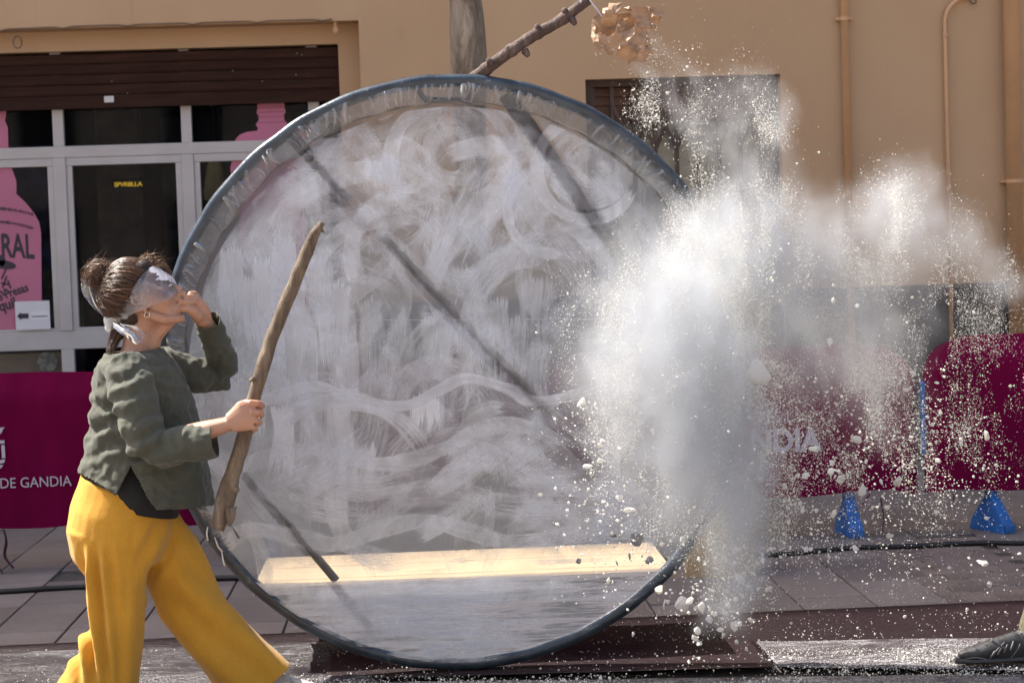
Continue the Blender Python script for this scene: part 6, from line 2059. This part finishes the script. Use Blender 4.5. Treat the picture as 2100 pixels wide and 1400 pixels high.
def build_cloud():
    vol = bpy.data.volumes.new('powder_cloud')
    o = bpy.data.objects.new('powder_cloud', vol)
    COL.objects.link(o)
    o['kind'] = 'stuff'
    mt = bpy.data.materials.new('airborne_powder'); mt.use_nodes = True
    nt = mt.node_tree; nt.nodes.clear()
    out = nt.nodes.new('ShaderNodeOutputMaterial')
    pv = nt.nodes.new('ShaderNodeVolumePrincipled')
    pv.inputs['Color'].default_value = (0.78, 0.805, 0.84, 1)
    pv.inputs['Density'].default_value = 1.0
    pv.inputs['Anisotropy'].default_value = 0.45
    nt.links.new(pv.outputs[0], out.inputs['Volume'])
    vol.materials.append(mt)
    ng = bpy.data.node_groups.new('cloud', 'GeometryNodeTree')
    ng.interface.new_socket('Geometry', in_out='INPUT', socket_type='NodeSocketGeometry')
    ng.interface.new_socket('Geometry', in_out='OUTPUT', socket_type='NodeSocketGeometry')
    N = ng.nodes; Lk = ng.links
    def nd(t, **k):
        n = N.new(t)
        for a, b in k.items(): setattr(n, a, b)
        return n
    def put(s, v):
        if isinstance(v, bpy.types.NodeSocket): Lk.new(v, s)
        else: s.default_value = v
    def vm(op, a, b=None, scale=None):
        n = nd('ShaderNodeVectorMath', operation=op)
        put(n.inputs[0], a)
        if b is not None: put(n.inputs[1], b)
        if scale is not None: put(n.inputs['Scale'], scale)
        return n.outputs['Value'] if op in ('DOT_PRODUCT', 'LENGTH') else n.outputs[0]
    def mm(op, a, b=0.0, c=0.0, clamp=False):
        n = nd('ShaderNodeMath', operation=op, use_clamp=clamp)
        put(n.inputs[0], a); put(n.inputs[1], b); put(n.inputs[2], c)
        return n.outputs[0]
    def nz(vec, scale, detail, rough, color=False):
        n = nd('ShaderNodeTexNoise')
        put(n.inputs['Vector'], vec)
        n.inputs['Scale'].default_value = scale; n.inputs['Detail'].default_value = detail; n.inputs['Roughness'].default_value = rough
        return n.outputs[1] if color else n.outputs[0]
    pos = nd('GeometryNodeInputPosition').outputs[0]
    w1 = vm('SCALE', vm('SUBTRACT', nz(pos, 2.2, 3, 0.5, True), (0.5, 0.5, 0.5)), scale=0.42)
    w2 = vm('SCALE', vm('SUBTRACT', nz(pos, 9.0, 4, 0.55, True), (0.5, 0.5, 0.5)), scale=0.13)
    wp_ = vm('ADD', vm('ADD', pos, w1), w2)
    total = None
    for px, py, sx, sy, rot, w, Y in MIST:
        c = P(px, py, Y); k = Y / 3850
        a = R(rot)
        e1 = Vector((math.cos(a), 0, -math.sin(a))) / (sx * k * 1.25); e2 = Vector((math.sin(a), 0, math.cos(a))) / (sy * k * 1.25); e3 = Vector((0, 1 / 0.15, 0))
        d = vm('SUBTRACT', wp_, tuple(c))
        q = None
        for e in (e1, e2, e3):
            t = vm('DOT_PRODUCT', d, tuple(e)); t = mm('MULTIPLY', t, t)
            q = t if q is None else mm('ADD', q, t)
        g_ = mm('MULTIPLY', mm('EXPONENT', mm('MULTIPLY', q, -1.0)), w)
        total = g_ if total is None else mm('ADD', total, g_)
    # the body is torn into wisps that hang and fall
    st1 = nd('ShaderNodeVectorMath', operation='MULTIPLY'); put(st1.inputs[0], wp_); st1.inputs[1].default_value = (1.0, 1.0, 0.40)
    n1 = nz(st1.outputs[0], 7.0, 6, 0.62)
    st2 = nd('ShaderNodeVectorMath', operation='MULTIPLY'); put(st2.inputs[0], wp_); st2.inputs[1].default_value = (1.0, 1.0, 0.30)
    n2 = nz(st2.outputs[0], 22.0, 4, 0.6)
    mod = mm('ADD', mm('MULTIPLY', n1, 1.3), mm('MULTIPLY', n2, 0.5))
    body = mm('SUBTRACT', mm('MULTIPLY', total, mm('MULTIPLY', mm('POWER', mm('MAXIMUM', mod, 0.0), 4.2), 2.0)), 0.13)
    dens = mm('MULTIPLY', mm('MAXIMUM', body, 0.0), CLOUD_DENSITY)
    vc = nd('GeometryNodeVolumeCube')
    lo = P(1120, 1345, 5.9); hi = P(2230, -20, 7.5)
    vc.inputs['Min'].default_value = (lo.x - 0.25, 5.75, 0.03)
    vc.inputs['Max'].default_value = (hi.x, 7.4, hi.z)
    vc.inputs['Resolution X'].default_value = 190
    vc.inputs['Resolution Y'].default_value = 90
    vc.inputs['Resolution Z'].default_value = 210
    put(vc.inputs['Density'], dens)
    sm = nd('GeometryNodeSetMaterial'); sm.inputs['Material'].default_value = mt
    Lk.new(vc.outputs[0], sm.inputs[0])
    go = nd('NodeGroupOutput')
    Lk.new(sm.outputs[0], go.inputs[0])
    md = o.modifiers.new('cloud', 'NODES'); md.node_group = ng
    return o
CLOUD_DENSITY = 3.9
build_cloud()

# fractal value noise on arrays
_tab = rng.random((256, 256))
def vnoise(x, y):
    xi, yi = np.floor(x).astype(int), np.floor(y).astype(int)
    fx, fy = x - xi, y - yi
    fx, fy = fx * fx * (3 - 2 * fx), fy * fy * (3 - 2 * fy)
    a, b_ = _tab[xi % 256, yi % 256], _tab[(xi + 1) % 256, yi % 256]
    c, d_ = _tab[xi % 256, (yi + 1) % 256], _tab[(xi + 1) % 256, (yi + 1) % 256]
    return (a * (1 - fx) + b_ * fx) * (1 - fy) + (c * (1 - fx) + d_ * fx) * fy
def fbm(x, y, o=5):
    s, a, t = 0, 0.5, 0
    for i in range(o):
        s = s + a * vnoise(x * 2 ** i + 17 * i, y * 2 ** i + 5 * i); t += a; a *= 0.55
    return s / t
def blob(x, y, cx, cy, sx, sy, rot=0):
    a = R(rot); dx, dy = x - cx, y - cy
    u = (dx * math.cos(a) + dy * math.sin(a)) / sx; v = (-dx * math.sin(a) + dy * math.cos(a)) / sy
    return np.exp(-(u * u + v * v))
RAYM = np.array(CM)
def unproject(px, py, Y):
    d = np.stack([(px - 1050) / FPX, -(py - 700) / FPX, -np.ones_like(px)], 1) @ RAYM.T
    return np.array(EYE)[None, :] + d * (Y / d[:, 1])[:, None]
def scatter(n, fn, box=(1040, 2130, -10, 1380)):
    out = []
    got = 0
    while got < n:
        m_ = 400000
        x = rng.uniform(box[0], box[1], m_); y = rng.uniform(box[2], box[3], m_)
        k = rng.random(m_) < fn(x, y)
        out.append(np.stack([x[k], y[k]], 1)); got += int(k.sum())
    return np.concatenate(out)[:n]
def d_fine(x, y):
    wx = (fbm(x / 160, y / 160, 3) - 0.5) * 90; wy = (fbm(x / 160 + 40, y / 160, 3) - 0.5) * 90
    d_ = 0
    for px, py, sx, sy, rot, w, Y in MIST: d_ = d_ + w * (0.5 if px > 1420 else 0.34) * blob(x + wx, y + wy, px, py, sx * (1.25 if px > 1420 else 1.1), sy * 1.25, rot)
    # grainy curtains beyond the mist
    d_ = d_ + 0.55 * blob(x + wx, y + wy, 1450, 265, 110, 45, 45) + 0.35 * blob(x + wx, y + wy, 1540, 230, 95, 26, 58) + 0.5 * blob(x, y, 1360, 235, 60, 50, 40) + 0.30 * blob(x + wx, y, 1620, 360, 36, 140, -12)
    d_ = d_ + 0.42 * blob(x, y, 1790, 840, 140, 150) + 0.35 * blob(x, y, 1960, 680, 130, 80) + 0.28 * blob(x, y, 1960, 850, 120, 170)
    d_ = d_ + 0.3 * blob(x, y, 1600, 990, 90, 130) + 0.10 * blob(x, y, 1230, 840, 60, 170)
    f_ = fbm(x / 46, y / 110, 5); g_ = fbm(x / 11, y / 26, 3)
    return np.clip(d_ * np.clip((f_ - 0.30) * 2.6, 0, 1.4) ** 1.6 * (0.45 + 0.9 * g_), 0, 1)
def d_mid(x, y):
    d_ = 0.8 * blob(x, y, 1345, 205, 55, 32, 45) + 0.8 * blob(x, y, 1390, 280, 60, 36, 50) + 0.35 * blob(x, y, 1395, 95, 45, 20, 20) + 0.3 * blob(x, y, 1470, 170, 60, 30, 40) + 0.3 * blob(x, y, 1450, 330, 40, 60)
    d_ = d_ + 1.0 * blob(x, y, 1640, 1010, 130, 120) + 0.8 * blob(x, y, 1780, 930, 140, 150) + 0.45 * blob(x, y, 1960, 880, 110, 170) + 0.25 * blob(x, y, 1800, 1150, 220, 90)
    d_ = d_ + 1.2 * blob(x, y, 1500, 1170, 75, 110) + 0.30 * blob(x, y, 1230, 930, 80, 160) + 0.45 * blob(x, y, 1300, 1000, 80, 140) + 0.20 * blob(x, y, 1250, 1180, 100, 60) + 0.3 * blob(x, y, 1560, 640, 200, 200) * 0.35
    f_ = fbm(x / 60, y / 60, 4)
    return np.clip(d_ * np.clip((f_ - 0.25) * 2.2, 0, 1.3), 0, 1)
def depth_of(px, py, spread):
    base = 6.22 + np.clip((px - 1480) / 700, 0, 0.65)
    base = np.maximum(base, np.interp(py, [0, 250, 420, 600], [6.8, 6.75, 6.6, 6.25]))
    y_ = base + rng.normal(0, spread, len(px))
    inside = np.hypot(px - 935, py - 767) < 640
    return np.where(inside, np.minimum(y_, 6.845 - 0.02 * rng.random(len(px))), y_)

def powder_mat():
    b = NT('powder_white')
    c = (0.86, 0.86, 0.83)
    df = b.n('ShaderNodeBsdfDiffuse'); df.inputs[0].default_value = c + (1,)
    tl = b.n('ShaderNodeBsdfTranslucent'); tl.inputs[0].default_value = (0.88, 0.87, 0.82, 1)
    return b.done(b.mixs(0.5, df.outputs[0], tl.outputs[0]))
M_pow = powder_mat()
def lump_mat():
    b = NT('plaster_lump')
    o = b.obj()
    r = b.n('ShaderNodeObjectInfo').outputs['Random']
    f = b.noise(o, 60, 5, 0.65)
    c = b.ramp(r, [(0, (0.82, 0.80, 0.68)), (0.3, (0.84, 0.83, 0.79)), (1, (0.82, 0.82, 0.81))])
    c = b.mixc(b.step(f, 0.55, 0.75), c, b.mixc(1, c, (0.82, 0.80, 0.70), 'MULTIPLY'))
    tl = b.n('ShaderNodeBsdfTranslucent'); b.set(tl.inputs[0], c)
    return b.done(b.mixs(0.38, b.pbr(c, 0.9, b.bump(f, 0.7, 0.004)), tl.outputs[0]))
M_lump = lump_mat()
M_flake = mat_simple('grey_flake', (0.22, 0.22, 0.23), 0.8, 0.3, 40, 0.4, 120)

TET = np.array([[1, 1, 1], [-1, -1, 1], [-1, 1, -1], [1, -1, -1]], float) / 1.3
OCT = np.array([[1, 0, 0], [-1, 0, 0], [0, 1, 0], [0, -1, 0], [0, 0, 1], [0, 0, -1]], float)
OF = [(0, 2, 4), (2, 1, 4), (1, 3, 4), (3, 0, 4), (2, 0, 5), (1, 2, 5), (3, 1, 5), (0, 3, 5)]
TF = [(0, 1, 2), (0, 2, 3), (0, 3, 1), (1, 3, 2)]
def rot_many(n):
    q = rng.normal(size=(n, 4)); q /= np.linalg.norm(q, axis=1)[:, None]
    w_, x, y, z = q.T
    return np.stack([np.stack([1 - 2 * (y * y + z * z), 2 * (x * y - z * w_), 2 * (x * z + y * w_)], 1), np.stack([2 * (x * y + z * w_), 1 - 2 * (x * x + z * z), 2 * (y * z - x * w_)], 1), np.stack([2 * (x * z - y * w_), 2 * (y * z + x * w_), 1 - 2 * (x * x + y * y)], 1)], 1)
def grains(name, centres, radii, base, faces, mat, jitter=0.0, squash=None):
    n = len(centres); k = len(base)
    b_ = base[None].repeat(n, 0)
    if jitter: b_ = b_ * (1 + rng.uniform(-jitter, jitter, b_.shape[:2]))[..., None]
    if squash is not None: b_ = b_ * squash
    v = np.einsum('nij,nkj->nki', rot_many(n), b_) * radii[:, None, None] + centres[:, None, :]
    f = (np.array(faces)[None] + (np.arange(n) * k)[:, None, None]).reshape(-1, 3)
    me = bpy.data.meshes.new(name)
    me.vertices.add(n * k); me.vertices.foreach_set('co', v.ravel().astype(np.float32))
    me.loops.add(f.size); me.loops.foreach_set('vertex_index', f.ravel().astype(np.int32))
    me.polygons.add(len(f)); me.polygons.foreach_set('loop_start', np.arange(0, f.size, 3, dtype=np.int32))
    me.update(calc_edges=True)
    o = link(name, me, None, mat); o['kind'] = 'stuff'
    return o
p_ = scatter(170000, d_fine)
Y_ = depth_of(p_[:, 0], p_[:, 1], 0.11)
grains('powder_dust', unproject(p_[:, 0], p_[:, 1], Y_), rng.gamma(1.5, 0.00042, len(p_)) + 0.00035, TET, TF, M_pow)
p_ = scatter(5200, d_mid)
Y_ = depth_of(p_[:, 0], p_[:, 1], 0.16)
grains('powder_grain', unproject(p_[:, 0], p_[:, 1], Y_), rng.gamma(1.5, 0.00105, len(p_)) + 0.0009, OCT, OF, M_pow, 0.35)
# grains lying on the sheets
def ground_pts(n, box, z):
    out = []
    while len(out) < n:
        x, y = random.uniform(box[0], box[1]), random.uniform(box[2], box[3])
        v = G(x, y, z)
        if noise.noise(Vector((v.x * 3, v.y * 6, 2))) + random.uniform(-.6, .5) > -0.05: out.append(v[:])
    return np.array(out)
gp = np.concatenate([ground_pts(1900, (500, 1650, 1383, 1412), 0.024), ground_pts(1800, (1560, 2100, 1328, 1384), 0.027), ground_pts(700, (1100, 2100, 1250, 1330), 0.012), ground_pts(160, (0, 700, 1330, 1400), 0.026), ground_pts(350, (690, 1560, 1330, 1385), 0.029), ground_pts(500, (1500, 2100, 1100, 1250), 0.003)])
grains('spilled_powder', gp, rng.gamma(2.0, 0.0007, len(gp)) + 0.0006, OCT, OF, M_pow, 0.35, np.array([1, 1, 1.0]))

# lumps: a handful of shapes, each lump its own object
def lump_mesh(seed, flat=1.0, sub=2):
    bm = bmesh.new(); bmesh.ops.create_icosphere(bm, subdivisions=sub, radius=1.0)
    rr = random.Random(seed)
    pl = []
    for _ in range(10):
        n_ = Vector((rr.gauss(0, 1), rr.gauss(0, 1), rr.gauss(0, 1))).normalized(); pl.append((n_, rr.uniform(0.42, 0.95)))
    for v in bm.verts:
        d_ = v.co.normalized(); r_ = 1.15
        for n_, h in pl:
            t = d_.dot(n_)
            if t > 0.05: r_ = min(r_, h / t)
        r_ *= 1 + 0.20 * noise.noise(d_ * 2.3 + Vector((seed, 0, 0))) + 0.07 * noise.noise(d_ * 6 + Vector((0, seed, 0)))
        v.co = d_ * r_; v.co.z *= flat
    me = bpy.data.meshes.new('plaster_lump'); bm.to_mesh(me); bm.free()
    return me
LM = [lump_mesh(s, f, 1 if s % 2 else 2) for s, f in ((1, .9), (2, .6), (3, 1), (4, .75), (5, .5), (6, .9), (7, .65), (8, .8))]
for me in LM: me.materials.append(M_lump); me.polygons.foreach_set('use_smooth', [False] * len(me.polygons))
BIG = lump_mesh(31, 0.66, 3); BIG.materials.append(M_lump); BIG.polygons.foreach_set('use_smooth', [True] * len(BIG.polygons))
FLK = [lump_mesh(s, .38, 2) for s in (41, 42, 43)]
for me in FLK: me.materials.append(M_flake)
rl = random.Random(77)
GRP = 'white plaster lumps flying through the air'
def lump(px, py, size, Y, label, me=None, name='plaster_lump', group=None, cat='plaster lump', rot=None):
    me = me or rl.choice(LM)
    k = Y / FPX
    r_ = size * k * 0.5
    o = share(name, me, None, P(px, py, Y), rot or (rl.uniform(0, 6.3), rl.uniform(0, 6.3), rl.uniform(0, 6.3)), (r_ * rl.uniform(.85, 1.15), r_ * rl.uniform(.85, 1.1), r_ * rl.uniform(.8, 1.05)))
    return tag(o, label, cat, group)
lump(1557, 764, 50, 6.2, 'biggest smooth white lump in mid-air in front of the maroon banner', BIG, rot=(R(80), R(12), 0.3), group=GRP)
for px, py, s, lab in ((1398, 1234, 42, 'large pale grey lump just right of the lower ring tube'), (1204, 955, 26, 'cream lump in front of the painted film at mid height'), (1232, 944, 20, 'second cream lump close beside the cream lump on the film'),
                       (1290, 1045, 24, 'white lump above the dark flakes in front of the film'), (1575, 1206, 23, 'round white lump alone over the paving right of the ring'), (1352, 1211, 24, 'white lump touching the ring tube at the lower right'),
                       (1726, 983, 26, 'white lump directly over the blue barrier foot'), (1768, 1003, 24, 'white lump right of the blue barrier foot below the banner'), (1672, 920, 30, 'soft grey lump before the last letter of NDIA'),
                       (1920, 1050, 17, 'white lump below the plain banner near the right barrier foot'), (1455, 1270, 18, 'small white lump over the maroon sheet, topmost of the low cluster'), (1430, 1294, 25, 'oblong white lump at the left of the low cluster over the maroon sheet'),
                       (1478, 1290, 24, 'pale lump in the middle of the low cluster over the maroon sheet'), (1508, 1284, 22, 'bright lump at the right of the low cluster over the maroon sheet'), (1434, 1319, 20, 'lowest white lump of the cluster over the sheet fold'),
                       (1540, 1270, 17, 'grey lump right of the low cluster over the maroon sheet'), (1413, 1357, 15, 'lone white lump over the clean dark sheet'), (1247, 1190, 20, 'long white lump crossing the lower edge of the plywood platform'), (1700, 1142, 16, 'white lump over the black floor cable')):
    lump(px, py, s, (6.25 if px < 1650 else 6.5) + rl.uniform(-.08, .1), lab, group=GRP)
for px, py, s, lab in ((1306, 1105, 34, 'largest dark grey flake tumbling in front of the film'), (1270, 1021, 22, 'flat grey flake with a white edge, highest of the flakes'), (1329, 1149, 22, 'dark grey flake before the right end of the plywood band'),
                       (1291, 1140, 18, 'dark grey flake left of the one before the plywood band'), (1266, 1155, 13, 'tiny dark flake lowest before the plywood band'), (1185, 1151, 14, 'leftmost dark flake before the plywood band'), (1257, 1098, 20, 'narrow grey flake left of the largest dark flake'), (1345, 1087, 15, 'small dark flake right of the largest dark flake')):
    lump(px, py, s, 6.35 + rl.uniform(-.05, .08), lab, FLK[rl.randrange(3)], 'grey_flake', 'grey flakes tumbling before the film', 'flake')
LB = 'small white plaster lump flying in the spray below and beside the cloud'
def d_lump(x, y):
    return np.clip((0.05 + 0.9 * d_mid(x, y)) * (y > 560) * (d_mid(x, y) > 0.03) + 0.8 * blob(x, y, 1490, 1190, 75, 90) + 0.35 * blob(x, y, 1390, 1180, 90, 60) + 0.25 * blob(x, y, 1230, 960, 60, 110), 0, 1)
pts = scatter(272, d_lump)
for x, y in pts:
    s = min(26, 6.0 + rl.expovariate(1 / 4.2)) * (1.25 if (y > 1100 and x < 1620) else 1.0)
    Y = 6.22 + rl.uniform(-0.2, 0.28) + (max(0, x - 1560) / 1100)
    lump(x, y, s, min(Y, 6.8) if math.hypot(x - 935, y - 767) < 650 else Y, LB, group=GRP)
